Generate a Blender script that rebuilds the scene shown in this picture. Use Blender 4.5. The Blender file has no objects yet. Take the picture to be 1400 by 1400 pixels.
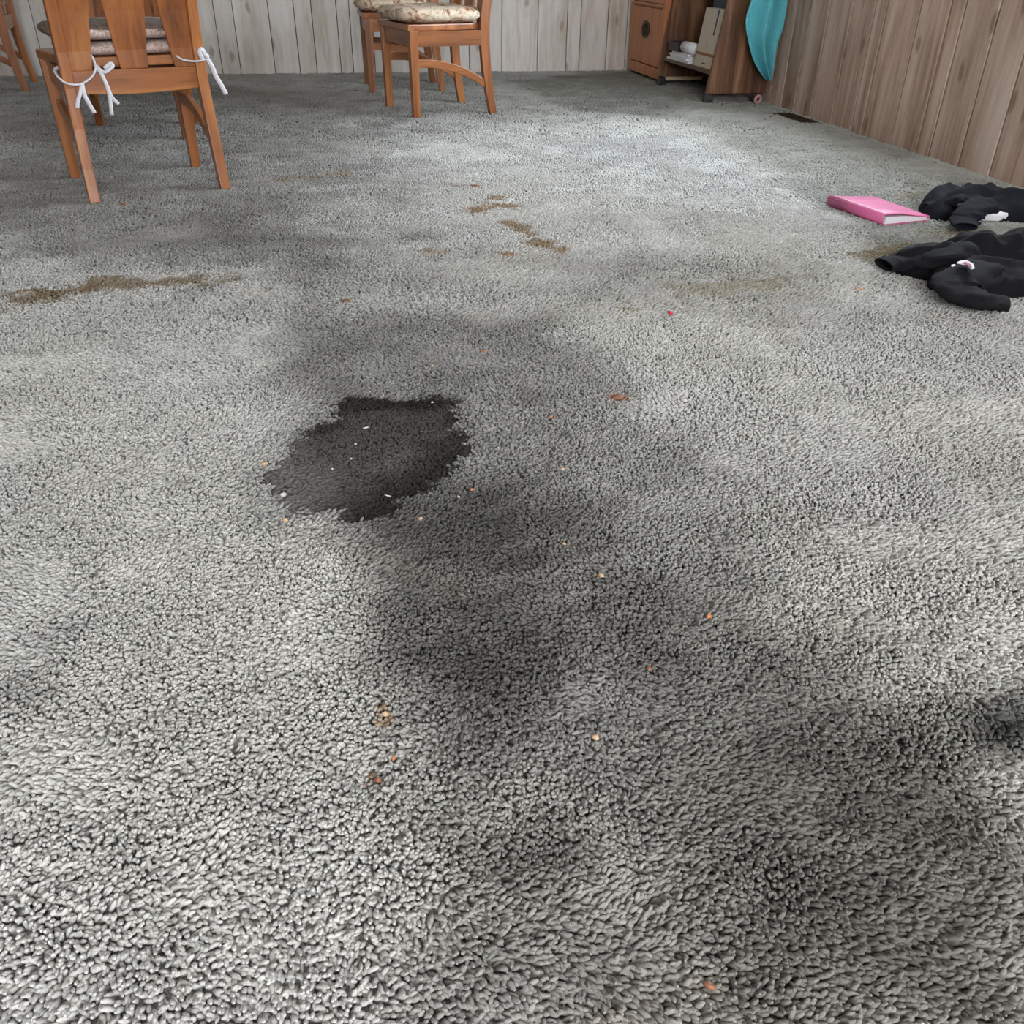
import bpy, bmesh, math, random
import numpy as np
from mathutils import Vector, Matrix, noise as mnoise

random.seed(7)
rng = np.random.default_rng(11)
scene = bpy.context.scene
col = scene.collection

# ------------------------------------------------------------------ camera
FPX, PITCH, ROLL, CAMH, YAW = 1187.0, 0.569, 0.012, 0.703, 0.189
_R = Vector((math.cos(YAW), -math.sin(YAW), 0)); _F = Vector((math.sin(YAW), math.cos(YAW), 0)); _Z = Vector((0, 0, 1))
_fw = _F * math.cos(PITCH) - _Z * math.sin(PITCH); _U = _F * math.sin(PITCH) + _Z * math.cos(PITCH)
_r = _R * math.cos(ROLL) + _U * math.sin(ROLL); _u = _U * math.cos(ROLL) - _R * math.sin(ROLL)
CAM = Vector((0, 0, CAMH))
cd = bpy.data.cameras.new('camera'); cam = bpy.data.objects.new('camera', cd); col.objects.link(cam)
m = Matrix((_r, _u, -_fw)).transposed().to_4x4(); m.translation = CAM
cam.matrix_world = m
cd.sensor_width = 36; cd.sensor_fit = 'HORIZONTAL'; cd.lens = FPX / 1400 * 36
cd.clip_start = 0.02; cd.clip_end = 100
scene.camera = cam

# ------------------------------------------------------------------ view, world and window light
vs = scene.view_settings
vs.view_transform = 'Standard'; vs.look = 'None'; vs.gamma = 1; vs.use_curve_mapping = False
vs.exposure = -0.05
w = bpy.data.worlds.new('sky'); scene.world = w; w.use_nodes = True
w.node_tree.nodes['Background'].inputs[0].default_value = (0.75, 0.85, 1.0, 1)
w.node_tree.nodes['Background'].inputs[1].default_value = 1.0

# room extents
XL, XR, YN, YF, ZC = -2.75, 2.475, -1.7, 6.926, 2.35
# window openings: (wall, from, to, sill, head)
WIN_RIGHT = (2.5, 4.5, 0.78, 1.95)
WIN_REAR = (-0.7, 1.4, 0.75, 2.05)
def area(name, loc, rot, sx, sy, power, color):
    l = bpy.data.lights.new(name, 'AREA'); l.shape = 'RECTANGLE'; l.size = sx; l.size_y = sy; l.energy = power; l.color = color
    o = bpy.data.objects.new(name, l); col.objects.link(o); o.location = loc; o.rotation_euler = rot
    return o
area('daylight_window_right', (XR + .16, sum(WIN_RIGHT[:2]) / 2, sum(WIN_RIGHT[2:]) / 2), (0, math.pi / 2, 0), WIN_RIGHT[3] - WIN_RIGHT[2], WIN_RIGHT[1] - WIN_RIGHT[0], 145, (0.82, 0.91, 1.0))
area('daylight_window_rear', (sum(WIN_REAR[:2]) / 2, YN - .16, sum(WIN_REAR[2:]) / 2), (math.pi / 2, 0, 0), WIN_REAR[1] - WIN_REAR[0], WIN_REAR[3] - WIN_REAR[2], 230, (0.98, 0.985, 1.0))

# ------------------------------------------------------------------ helpers
def ray(px, py): return _fw + _r * ((px - 700) / FPX) - _u * ((py - 700) / FPX)
def fl(px, py, z=0.0):
    d = ray(px, py); return CAM + d * ((z - CAMH) / d.z)
def onplane(px, py, ax, v):
    d = ray(px, py); return CAM + d * ((v - CAM[ax]) / d[ax])

def tag(o, label, cat, group=None, kind=None):
    if label: o['label'] = label
    if cat: o['category'] = cat
    if group: o['group'] = group
    if kind: o['kind'] = kind
    return o
def empty(name, loc, rz=0.0, label=None, cat=None, group=None):
    o = bpy.data.objects.new(name, None); col.objects.link(o); o.location = loc; o.rotation_euler = (0, 0, rz)
    o.empty_display_size = .1
    return tag(o, label, cat, group)
def obj(name, bm, mat, parent=None, smooth=False, loc=None):
    if isinstance(bm, bpy.types.Mesh): me = bm
    else:
        bmesh.ops.recalc_face_normals(bm, faces=bm.faces[:])
        me = bpy.data.meshes.new(name); bm.to_mesh(me); bm.free()
        if smooth:
            for p in me.polygons: p.use_smooth = True
    if mat and not me.materials: me.materials.append(mat)
    o = bpy.data.objects.new(name, me); col.objects.link(o)
    if parent: o.parent = parent
    if loc: o.location = loc
    return o
def bevel(bm, off, seg=2, ang=0.5):
    es = [e for e in bm.edges if len(e.link_faces) == 2 and e.calc_face_angle(0) > ang]
    if es and off > 0: bmesh.ops.bevel(bm, geom=es, offset=off, segments=seg, affect='EDGES', profile=.6)
    return bm
def box(x0, x1, y0, y1, z0, z1, bv=0.0, seg=2, bm=None):
    b = bm or bmesh.new()
    vs_ = [b.verts.new(p) for p in ((x0,y0,z0),(x1,y0,z0),(x1,y1,z0),(x0,y1,z0),(x0,y0,z1),(x1,y0,z1),(x1,y1,z1),(x0,y1,z1))]
    for q in ((0,3,2,1),(4,5,6,7),(0,1,5,4),(1,2,6,5),(2,3,7,6),(3,0,4,7)): b.faces.new([vs_[i] for i in q])
    if bv: bevel(b, bv, seg)
    return b
def prism(rings, bv=0.0, seg=2):
    """closed loft through rings of equal vertex count, capped"""
    b = bmesh.new(); rs = [[b.verts.new(p) for p in r] for r in rings]; n = len(rs[0])
    for a, c in zip(rs, rs[1:]):
        for i in range(n): b.faces.new((a[i], a[(i+1) % n], c[(i+1) % n], c[i]))
    b.faces.new(rs[0][::-1]); b.faces.new(rs[-1])
    bmesh.ops.recalc_face_normals(b, faces=b.faces[:])
    if bv: bevel(b, bv, seg)
    return b
def tube(pts, rad, sides=8, flat=1.0, bm=None, up=Vector((0, 0, 1))):
    """round or flattened tube through points, capped; rad may be a list"""
    b = bm or bmesh.new(); n = len(pts); pts = [Vector(p) for p in pts]
    if not isinstance(rad, (list, tuple)): rad = [rad] * n
    prev = None; rings = []
    for i, p in enumerate(pts):
        t = (pts[min(i+1, n-1)] - pts[max(i-1, 0)]).normalized()
        a = t.cross(up if prev is None else prev)
        if a.length < 1e-4: a = t.cross(Vector((1, 0, 0)))
        a.normalize(); nn = a.cross(t).normalized(); prev = nn
        rings.append([b.verts.new(p + a * (math.cos(k * 2 * math.pi / sides) * rad[i]) + nn * (math.sin(k * 2 * math.pi / sides) * rad[i] * flat)) for k in range(sides)])
    for r0, r1 in zip(rings, rings[1:]):
        for i in range(sides): b.faces.new((r0[i], r0[(i+1) % sides], r1[(i+1) % sides], r1[i]))
    b.faces.new(rings[0][::-1]); b.faces.new(rings[-1])
    return b
def spline(pts, n):
    """catmull-rom resample"""
    P = [Vector(p) for p in pts]; P = [P[0] * 2 - P[1]] + P + [P[-1] * 2 - P[-2]]; out = []
    m_ = len(P) - 3
    for k in range(n):
        t = k / (n - 1) * m_; i = min(int(t), m_ - 1); t -= i
        p0, p1, p2, p3 = P[i:i+4]
        out.append(0.5 * ((2*p1) + (p2-p0)*t + (2*p0-5*p1+4*p2-p3)*t*t + (3*p1-p0-3*p2+p3)*t*t*t))
    return out

# ------------------------------------------------------------------ materials
def srgb(r, g, b):
    f = lambda c: (c/255/12.92 if c/255 <= .04045 else ((c/255+.055)/1.055)**2.4)
    return (f(r), f(g), f(b), 1)
class NT:
    def __init__(s, name):
        s.m = bpy.data.materials.new(name); s.m.use_nodes = True; s.t = s.m.node_tree; s.n = s.t.nodes
        s.b = s.n['Principled BSDF']
    def add(s, typ, **kw):
        nd = s.n.new(typ)
        for k, v in kw.items():
            if k == 'ins':
                for kk, vv in v.items():
                    if isinstance(vv, bpy.types.NodeSocket): s.t.links.new(vv, nd.inputs[kk])
                    else: nd.inputs[kk].default_value = vv
            else: setattr(nd, k, v)
        return nd
    def link(s, a, b): s.t.links.new(a, b)
    def ramp(s, fac, stops):
        r = s.add('ShaderNodeValToRGB'); s.link(fac, r.inputs[0]); e = r.color_ramp.elements
        while len(e) > 1: e.remove(e[-1])
        e[0].position, e[0].color = stops[0]
        for p, c in stops[1:]:
            x = e.new(p); x.color = c
        return r.outputs[0]
    def mix(s, fac, a, b, mode='MIX'):
        x = s.add('ShaderNodeMix', data_type='RGBA', blend_type=mode)
        for sock, v in ((x.inputs[0], fac), (x.inputs[6], a), (x.inputs[7], b)):
            if isinstance(v, bpy.types.NodeSocket): s.link(v, sock)
            else: sock.default_value = v
        return x.outputs[2]
    def noise(s, vec, scale, detail=4, rough=.55, dist=0.0):
        x = s.add('ShaderNodeTexNoise', ins={'Scale': scale, 'Detail': detail, 'Roughness': rough, 'Distortion': dist})
        if vec is not None: s.link(vec, x.inputs['Vector'])
        return x.outputs[0]
    def mapping(s, vec, scale=(1,1,1), loc=None):
        x = s.add('ShaderNodeMapping'); s.link(vec, x.inputs[0]); x.inputs['Scale'].default_value = scale
        if isinstance(loc, bpy.types.NodeSocket): s.link(loc, x.inputs['Location'])
        return x.outputs[0]
    def bump(s, h, strength, dist):
        x = s.add('ShaderNodeBump', ins={'Strength': strength, 'Distance': dist}); s.link(h, x.inputs['Height']); s.link(x.outputs[0], s.b.inputs['Normal'])
def plain(name, c, rough=.6, bumpscale=0, bumpdist=.001, var=.0, metal=0.0, spec=.5):
    k = NT(name); co = k.add('ShaderNodeTexCoord').outputs['Object']
    k.b.inputs['Roughness'].default_value = rough; k.b.inputs['Metallic'].default_value = metal
    k.b.inputs['Specular IOR Level'].default_value = spec
    nz = k.noise(co, bumpscale or 30, 3)
    lo = tuple(x * (1 - var) for x in c[:3]) + (1,); hi = tuple(min(1, x * (1 + var)) for x in c[:3]) + (1,)
    k.link(k.ramp(nz, [(.3, lo), (.7, hi)]), k.b.inputs['Base Color'])
    if bumpscale: k.bump(nz, .6, bumpdist)
    return k.m
def wood(name, dark, mid, light, axis='Z', fine=60, rough=.35, stretch=.06, random_tint=.1, knot=0.0, knotcol=None, coord='Object', bumpd=.0004, coat=0.0, broad=7):
    k = NT(name); co = k.add('ShaderNodeTexCoord').outputs[coord]
    oi = k.add('ShaderNodeObjectInfo').outputs['Random']
    off = k.add('ShaderNodeVectorMath', operation='SCALE'); off.inputs[0].default_value = (13.1, 7.7, 21.3); k.link(oi, off.inputs['Scale'])
    sc = [1, 1, 1]; sc['XYZ'.index(axis)] = stretch
    v = k.mapping(co, tuple(sc), off.outputs[0])
    v2 = k.mapping(co, tuple(sc), off.outputs[0])
    broadn = k.noise(v, broad, 3, .5, 1.2)
    finen = k.noise(v2, fine, 5, .65, .6)
    x = k.add('ShaderNodeMath', operation='MULTIPLY_ADD', ins={0: finen, 1: .45, 2: k.add('ShaderNodeMath', operation='MULTIPLY', ins={0: broadn, 1: .6}).outputs[0]}).outputs[0]
    c = k.ramp(x, [(.34, dark), (.52, mid), (.70, light)])
    if knot > 0:
        # knots in the plane of the board: along the wall and upwards
        sx = k.add('ShaderNodeSeparateXYZ'); k.link(co, sx.inputs[0])
        al = k.add('ShaderNodeMath', operation='ADD', ins={0: sx.outputs[0], 1: sx.outputs[1]}).outputs[0]
        al = k.add('ShaderNodeMath', operation='MULTIPLY_ADD', ins={0: oi, 1: 37.0, 2: al}).outputs[0]
        zz = k.add('ShaderNodeMath', operation='MULTIPLY', ins={0: sx.outputs[2], 1: .45}).outputs[0]
        vk = k.add('ShaderNodeCombineXYZ', ins={0: al, 1: zz}).outputs[0]
        vo = k.add('ShaderNodeTexVoronoi', voronoi_dimensions='2D', ins={'Scale': knot, 'Randomness': 1.0})
        dv = k.add('ShaderNodeMixRGB', blend_type='ADD', ins={0: .03}); k.link(vk, dv.inputs[1]); k.link(k.add('ShaderNodeTexNoise', ins={'Scale': 14.0, 'Vector': vk}).outputs[1], dv.inputs[2])
        k.link(dv.outputs[0], vo.inputs['Vector'])
        # rings round each knot, fading outwards
        rg = k.add('ShaderNodeMath', operation='SINE', ins={0: k.add('ShaderNodeMath', operation='MULTIPLY', ins={0: vo.outputs[0], 1: 42.0}).outputs[0]}).outputs[0]
        fade = k.ramp(vo.outputs[0], [(.0, (1, 1, 1, 1)), (.05, (.7, .7, .7, 1)), (.09, (.28, .28, .28, 1)), (.34, (0, 0, 0, 1))])
        rr = k.add('ShaderNodeMath', operation='MULTIPLY_ADD', ins={0: rg, 1: .25, 2: .6}).outputs[0]
        kf = k.add('ShaderNodeMath', operation='MULTIPLY', ins={0: fade, 1: rr}).outputs[0]
        c = k.mix(kf, c, knotcol or dark)
    hs = k.add('ShaderNodeHueSaturation'); k.link(c, hs.inputs['Color'])
    k.link(k.add('ShaderNodeMapRange', ins={0: oi, 3: 1 - random_tint, 4: 1 + random_tint}).outputs[0], hs.inputs['Value'])
    k.link(hs.outputs[0], k.b.inputs['Base Color'])
    k.b.inputs['Roughness'].default_value = rough
    k.b.inputs['Coat Weight'].default_value = coat; k.b.inputs['Coat Roughness'].default_value = .25
    k.bump(finen, .5, bumpd)
    return k.m

M = {}
for ax in 'XYZ':
    M['honey' + ax] = wood('honey_varnished_wood_' + ax, srgb(98, 54, 26), srgb(148, 89, 46), srgb(182, 122, 70), ax, 42, .36, .07, .06, coat=.25)
M['back_panel'] = wood('whitewashed_wood_panel', srgb(188, 175, 160), srgb(218, 212, 205), srgb(232, 230, 228), 'Z', 30, .5, .11, .05, knot=4.6, knotcol=srgb(146, 124, 102), broad=8)
M['right_panel'] = wood('taupe_wood_panel', srgb(116, 90, 73), srgb(178, 153, 136), srgb(204, 187, 174), 'Z', 30, .42, .07, .09, knot=4.2, knotcol=srgb(104, 76, 58), broad=9)
M['groove'] = plain('dark_groove_backing', srgb(44, 35, 29), .9)
M['walnut'] = wood('dark_walnut_veneer', srgb(42, 26, 17), srgb(94, 62, 41), srgb(150, 110, 78), 'Z', 30, .45, .07, .04, broad=16)
M['walnutY'] = wood('dark_walnut_veneer_shelf', srgb(70, 48, 34), srgb(96, 68, 48), srgb(120, 88, 64), 'Y', 26, .45, .05, .04, broad=14)
M['cabinet'] = wood('red_brown_cabinet_wood', srgb(168, 104, 62), srgb(190, 122, 76), srgb(200, 136, 90), 'Z', 60, .45, .06, .03)
M['black_plastic'] = plain('black_plastic', srgb(20, 20, 21), .45)
M['dark_metal'] = plain('dark_bronze_metal', srgb(66, 54, 42), .4, 40, .0004, .2, .8)
M['white_ceiling'] = plain('white_ceiling_paint', srgb(196, 192, 186), .8, 60, .0005, .02)
M['white_wall'] = plain('pale_wall_paint', srgb(205, 200, 192), .7, 40, .0004, .03)
M['tan_wall'] = plain('tan_wall_board', srgb(126, 108, 92), .7, 40, .0004, .04)
M['white_frame'] = plain('white_window_vinyl', srgb(232, 232, 230), .4)
M['white_paper'] = plain('white_paper', srgb(222, 222, 226), .7, 50, .0003, .02)
M['beige_card'] = plain('beige_card', srgb(196, 184, 166), .7, 60, .0003, .05)
M['pale_wood'] = plain('pale_raw_wood', srgb(190, 170, 140), .7)
M['navy'] = plain('navy_card', srgb(40, 46, 68), .6)
M['dark_blue'] = plain('dark_slate_blue_card', srgb(46, 62, 76), .6)
M['brown_stripe'] = plain('brown_print', srgb(140, 92, 58), .6)
M['pink'] = plain('pink_plastic_cover', srgb(196, 94, 140), .42, 18, .0006, .05)
M['pink_pale'] = plain('pale_pink_edge', srgb(236, 188, 210), .5)
M['ring_pink'] = plain('dusty_pink_ring', srgb(186, 140, 140), .6)
M['black_cloth'] = plain('black_cotton_cloth', srgb(14, 14, 18), .92, 420, .0006, .25, spec=.25)
M['navy_cloth'] = plain('faded_navy_black_cloth', srgb(20, 22, 30), .92, 420, .0006, .25, spec=.25)
M['white_cloth'] = plain('white_cotton', srgb(222, 222, 226), .9, 300, .0004, .04)
M['red_print'] = plain('dull_red_print', srgb(150, 60, 66), .7)
M['tie'] = plain('white_cotton_tape', srgb(206, 206, 212), .9, 500, .0004, .1)
def teal():
    k = NT('teal_towelling'); co = k.add('ShaderNodeTexCoord').outputs['Object']; nz = k.noise(co, 160, 3)
    k.link(k.ramp(nz, [(.3, srgb(78, 158, 168)), (.7, srgb(98, 180, 190))]), k.b.inputs['Base Color']); k.b.inputs['Roughness'].default_value = .95
    k.bump(nz, .5, .001); return k.m
M['teal'] = teal()
def pad_mat():
    k = NT('mottled_beige_terry'); co = k.add('ShaderNodeTexCoord').outputs['Object']; nz = k.noise(co, 170, 3, .7); n2 = k.noise(co, 12, 2)
    c = k.ramp(nz, [(.35, srgb(150, 122, 112)), (.5, srgb(190, 172, 164)), (.65, srgb(224, 212, 206))])
    k.link(k.mix(k.ramp(n2, [(.45, (0, 0, 0, 1)), (.7, (.4, .4, .4, 1))]), c, srgb(140, 108, 92)), k.b.inputs['Base Color']); k.b.inputs['Roughness'].default_value = .95
    k.bump(nz, .8, .002); return k.m
M['pad'] = pad_mat()
def stripe_mat():
    k = NT('brown_grey_striped_terry'); co = k.add('ShaderNodeTexCoord').outputs['Object']; nz = k.noise(k.mapping(co, (1, .2, 1)), 120, 3, .7)
    k.link(k.ramp(nz, [(.35, srgb(92, 78, 68)), (.6, srgb(136, 122, 112))]), k.b.inputs['Base Color']); k.b.inputs['Roughness'].default_value = .95
    k.bump(nz, .8, .002); return k.m
M['pad_top'] = stripe_mat()
def floral():
    k = NT('cream_floral_print'); co = k.add('ShaderNodeTexCoord').outputs['Object']
    n1 = k.noise(co, 22, 3, .6, .8); n2 = k.noise(k.mapping(co, (1, 1, 1.3)), 48, 3, .6, 1.5); n3 = k.noise(co, 75, 2, .5, 2.0)
    c = k.ramp(n1, [(.40, srgb(222, 208, 188)), (.55, srgb(206, 188, 164)), (.62, srgb(158, 108, 78)), (.72, srgb(134, 84, 60))])
    c = k.mix(k.ramp(n2, [(.60, (0, 0, 0, 1)), (.66, (1, 1, 1, 1))]), c, srgb(150, 96, 70))
    c = k.mix(k.ramp(n3, [(.64, (0, 0, 0, 1)), (.69, (1, 1, 1, 1))]), c, srgb(58, 60, 46))
    k.link(c, k.b.inputs['Base Color']); k.b.inputs['Roughness'].default_value = .9; k.bump(k.noise(co, 300, 2), .4, .0008); return k.m
M['floral'] = floral()
def glass():
    k = NT('window_glass'); o = k.n['Material Output']
    t = k.add('ShaderNodeBsdfTransparent'); g = k.add('ShaderNodeBsdfGlossy', ins={'Roughness': .02}); mx = k.add('ShaderNodeMixShader', ins={0: .06})
    k.link(t.outputs[0], mx.inputs[1]); k.link(g.outputs[0], mx.inputs[2]); k.link(mx.outputs[0], o.inputs[0]); return k.m
M['glass'] = glass()
crumb_m = {}
def crumb_mat(n, c):
    if n not in crumb_m: crumb_m[n] = plain(n, c, .6, 300, .0006, .2)
    return crumb_m[n]

# carpet: the colour of every tuft comes with the tuft (dirt, stains, painted shade), fine fibre variation from the shader
def carpet(name, attr_type):
    k = NT(name)
    a = k.add('ShaderNodeAttribute', attribute_type=attr_type, attribute_name='col')
    geo = k.add('ShaderNodeNewGeometry').outputs['Position']
    nz = k.noise(geo, 700, 2, .6)
    v = k.ramp(nz, [(.25, (.82, .82, .82, 1)), (.75, (1.12, 1.12, 1.12, 1))])
    k.link(k.mix(1.0, a.outputs['Color'], v, 'MULTIPLY'), k.b.inputs['Base Color'])
    k.b.inputs['Roughness'].default_value = .95; k.b.inputs['Specular IOR Level'].default_value = .15
    return k
M['tuft'] = carpet('grey_carpet_yarn', 'INSTANCER').m
_k = carpet('grey_carpet_backing', 'GEOMETRY'); _k.bump(_k.noise(_k.add('ShaderNodeNewGeometry').outputs['Position'], 160, 3, .6), .8, .006); M['carpet_base'] = _k.m

# ------------------------------------------------------------------ carpet colour field (world x, y -> albedo)
_lat = rng.random((256, 256))
def vnoise(x, y):
    xi = np.floor(x).astype(int); yi = np.floor(y).astype(int); fx = x - xi; fy = y - yi
    fx = fx*fx*(3-2*fx); fy = fy*fy*(3-2*fy)
    g = lambda a, b: _lat[a & 255, b & 255]
    return (g(xi, yi)*(1-fx) + g(xi+1, yi)*fx)*(1-fy) + (g(xi, yi+1)*(1-fx) + g(xi+1, yi+1)*fx)*fy
def fbm(x, y, s, o=4, seed=0):
    t = 0; a = .5; n = 0
    for i in range(o):
        t = t + a * vnoise(x*s + 17.3*seed + 5.1*i, y*s - 9.7*seed + 3.3*i); n += a; a *= .5; s *= 2.03
    return t / n
def sstep(e0, e1, x):
    t = np.clip((x - e0) / (e1 - e0), 0, 1); return t*t*(3-2*t)
def poly_sd(x, y, P):
    """signed distance to polygon, negative inside"""
    d2 = np.full(x.shape, 1e9); inside = np.zeros(x.shape, bool); n = len(P)
    for i in range(n):
        ax_, ay_ = P[i]; bx, by = P[(i+1) % n]; ex, ey = bx-ax_, by-ay_
        t = np.clip(((x-ax_)*ex + (y-ay_)*ey) / (ex*ex + ey*ey + 1e-12), 0, 1)
        d2 = np.minimum(d2, (x-ax_-t*ex)**2 + (y-ay_-t*ey)**2)
        c = ((ay_ > y) != (by > y)) & (x < (bx-ax_)*(y-ay_)/(by-ay_+1e-12) + ax_)
        inside ^= c
    return np.where(inside, -1, 1) * np.sqrt(d2)
def fpoly(pts): return [tuple(fl(*p)[:2]) for p in pts]
def line_d(x, y, P):
    d2 = np.full(x.shape, 1e9)
    for (ax_, ay_), (bx, by) in zip(P, P[1:]):
        ex, ey = bx-ax_, by-ay_
        t = np.clip(((x-ax_)*ex + (y-ay_)*ey) / (ex*ex + ey*ey + 1e-12), 0, 1)
        d2 = np.minimum(d2, (x-ax_-t*ex)**2 + (y-ay_-t*ey)**2)
    return np.sqrt(d2)

BASE = np.array([.452, .450, .430])
SPILL = fpoly([(460,537),(500,541),(560,544),(612,536),(632,548),(628,570),(640,590),(650,612),(636,630),(638,648),(610,656),(585,672),(555,680),(530,697),(490,704),(462,712),(455,698),(420,705),(385,700),(372,682),(357,662),(357,645),(378,625),(395,600),(420,576),(450,566)])
LOBE = fpoly([(340,600),(400,590),(430,640),(450,720),(370,720),(340,680)])
BLOT = [fpoly(q) for q in ([(580,600),(655,585),(650,640),(600,665),(570,650)], [(455,535),(630,535),(635,555),(560,560),(470,575),(420,590),(400,580)], [(540,660),(600,650),(590,690),(470,720),(480,695)], [(600,535),(650,560),(640,600),(610,580)])]
# soft traffic and grime areas, plus painted-in shade: polygon in floor, strength, softness (m), tint
GRIME_SHADE = [
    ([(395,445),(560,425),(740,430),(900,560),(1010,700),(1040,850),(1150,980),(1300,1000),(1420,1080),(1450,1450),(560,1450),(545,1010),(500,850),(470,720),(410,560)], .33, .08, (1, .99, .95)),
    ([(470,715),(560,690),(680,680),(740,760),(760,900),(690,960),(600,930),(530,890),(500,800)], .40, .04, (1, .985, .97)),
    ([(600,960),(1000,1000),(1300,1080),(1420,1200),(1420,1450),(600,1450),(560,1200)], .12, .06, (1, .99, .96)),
    ([(-60,100),(480,100),(560,170),(520,300),(420,370),(150,350),(-60,380)], .28, .25, (1, .98, .93)),  # traffic dirt plus the chairs' shade painted into the carpet colour
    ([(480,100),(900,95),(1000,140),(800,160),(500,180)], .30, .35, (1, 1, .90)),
    ([(1050,1000),(1420,900),(1450,1450),(1000,1450)], .28, .12, (1, .99, .95)),  # light falloff in the lower right, painted as darker carpet
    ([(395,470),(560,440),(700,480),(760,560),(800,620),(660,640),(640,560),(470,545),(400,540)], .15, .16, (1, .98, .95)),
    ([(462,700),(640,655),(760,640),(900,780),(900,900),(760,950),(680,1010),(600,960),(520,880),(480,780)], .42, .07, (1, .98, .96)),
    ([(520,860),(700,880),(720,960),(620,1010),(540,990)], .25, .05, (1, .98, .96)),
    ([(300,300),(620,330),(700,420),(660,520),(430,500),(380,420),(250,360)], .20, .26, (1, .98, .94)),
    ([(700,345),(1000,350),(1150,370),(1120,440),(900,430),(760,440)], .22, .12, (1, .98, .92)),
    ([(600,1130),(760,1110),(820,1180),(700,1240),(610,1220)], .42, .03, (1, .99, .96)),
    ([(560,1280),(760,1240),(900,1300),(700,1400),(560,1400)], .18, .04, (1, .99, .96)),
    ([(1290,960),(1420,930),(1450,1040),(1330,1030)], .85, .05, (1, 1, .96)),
    ([(900,820),(1100,860),(1300,960),(1420,1100),(1420,1450),(1050,1450),(980,1200),(900,1000)], .30, .10, (1, .98, .93)),  # wider layer of the painted falloff towards the lower right
    ([(-60,120),(420,120),(480,230),(400,330),(150,330),(-60,360)], .22, .30, (1, .98, .93)),  # second layer of traffic dirt and painted chair shade
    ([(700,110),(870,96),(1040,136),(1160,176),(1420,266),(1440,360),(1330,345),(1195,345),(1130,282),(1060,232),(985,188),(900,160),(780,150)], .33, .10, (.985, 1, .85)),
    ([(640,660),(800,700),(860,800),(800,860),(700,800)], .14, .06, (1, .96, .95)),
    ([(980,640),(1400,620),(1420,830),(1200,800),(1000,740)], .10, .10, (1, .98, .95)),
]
GRIME_SHADE = [(fpoly(p), s, w_, np.array(t)) for p, s, w_, t in GRIME_SHADE]
BROWN = [  # polyline, half width m, strength, colour
    ([(25,408),(90,397),(160,388),(230,384),(285,382)], .06, .85, (.20, .155, .095)),
    ([(40,402),(90,395),(130,388)], .045, .6, (.20, .14, .08)),
    ([(330,405),(360,398),(385,388)], .018, .45, (.20, .17, .11)),
    ([(655,287),(672,281),(690,282)], .045, .85, (.26, .17, .09)),
    ([(672,270),(682,268)], .028, .8, (.26, .16, .085)),
    ([(690,302),(712,312),(726,322)], .032, .8, (.27, .185, .10)),
    ([(742,332),(752,338),(760,342)], .045, .85, (.27, .18, .10)),
    ([(688,346),(696,348)], .022, .8, (.25, .14, .065)),
    ([(582,343),(605,345)], .025, .6, (.29, .21, .13)),
    ([(622,254),(650,253)], .012, .65, (.26, .14, .07)),
    ([(385,243),(430,240),(468,238)], .045, .6, (.24, .18, .11)),
    ([(836,541),(858,539)], .010, .70, (.30, .13, .06)),
    ([(848,421),(870,424)], .012, .5, (.28, .22, .11)),
    ([(930,392),(980,398),(1060,380)], .06, .5, (.24, .20, .12)),
    ([(1190,350),(1240,338)], .07, .7, (.22, .17, .09)),
    ([(1240,268),(1265,262)], .05, .40, (.24, .20, .11)),
    ([(1280,318),(1320,318)], .05, .45, (.24, .185, .10)),
    ([(1060,440),(1075,465)], .02, .30, (.28, .22, .15)),
    ([(523,965),(530,985)], .006, .75, (.32, .22, .13)),
    ([(505,1060),(520,1050)], .004, .8, (.22, .13, .08)),
    ([(800,1390),(960,1340)], .02, .16, (.34, .27, .2)),
    ([(520,30),(735,183)], .0001, .0, (.3, .2, .1)),
    ([(728,184),(745,183)], .012, .5, (.24, .15, .07)),
    ([(400,720),(640,800),(660,860)], .03, .10, (.30, .22, .20)),
    ([(1080,700),(1160,860)], .03, .14, (.32, .25, .19)),
]
BROWN = [(fpoly(p), w_, s, np.array(c)) for p, w_, s, c in BROWN]
DARKS = [  # small dark smudges and soil marks
    ((1105,378),.05,.3),((700,485),.03,.45),((770,592),.022,.55),((250,660),.02,.2),((640,520),.03,.3),((455,520),.05,.12),((610,545),.02,.5),((465,545),.02,.5),
    ((820,790),.02,.35),((880,800),.03,.2),((530,1000),.012,.4),((520,1055),.012,.6),((70,880),.05,.25),((30,960),.06,.25),((1060,960),.03,.2),((1280,1120),.03,.25),
    ((1050,1020),.03,.2),((980,240),.06,.18),((900,205),.05,.15),((780,200),.05,.12),((860,180),.05,.3),((640,225),.05,.15),((580,200),.05,.2),((210,205),.03,.5),((142,198),.03,.5),((65,183),.04,.4),
    ((470,225),.05,.2),((330,200),.05,.25),((560,115),.1,.2),((780,106),.12,.3),((755,105),.08,.3),((740,250),.05,.15),((1200,225),.06,.2),((1150,200),.08,.25),((1250,250),.06,.25),((1010,182),.04,.3),((330,350),.10,.15),((430,358),.12,.25),((180,340),.10,.1)]
DARKS = [(tuple(fl(*p)[:2]), r_, s) for p, r_, s in DARKS]
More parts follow.
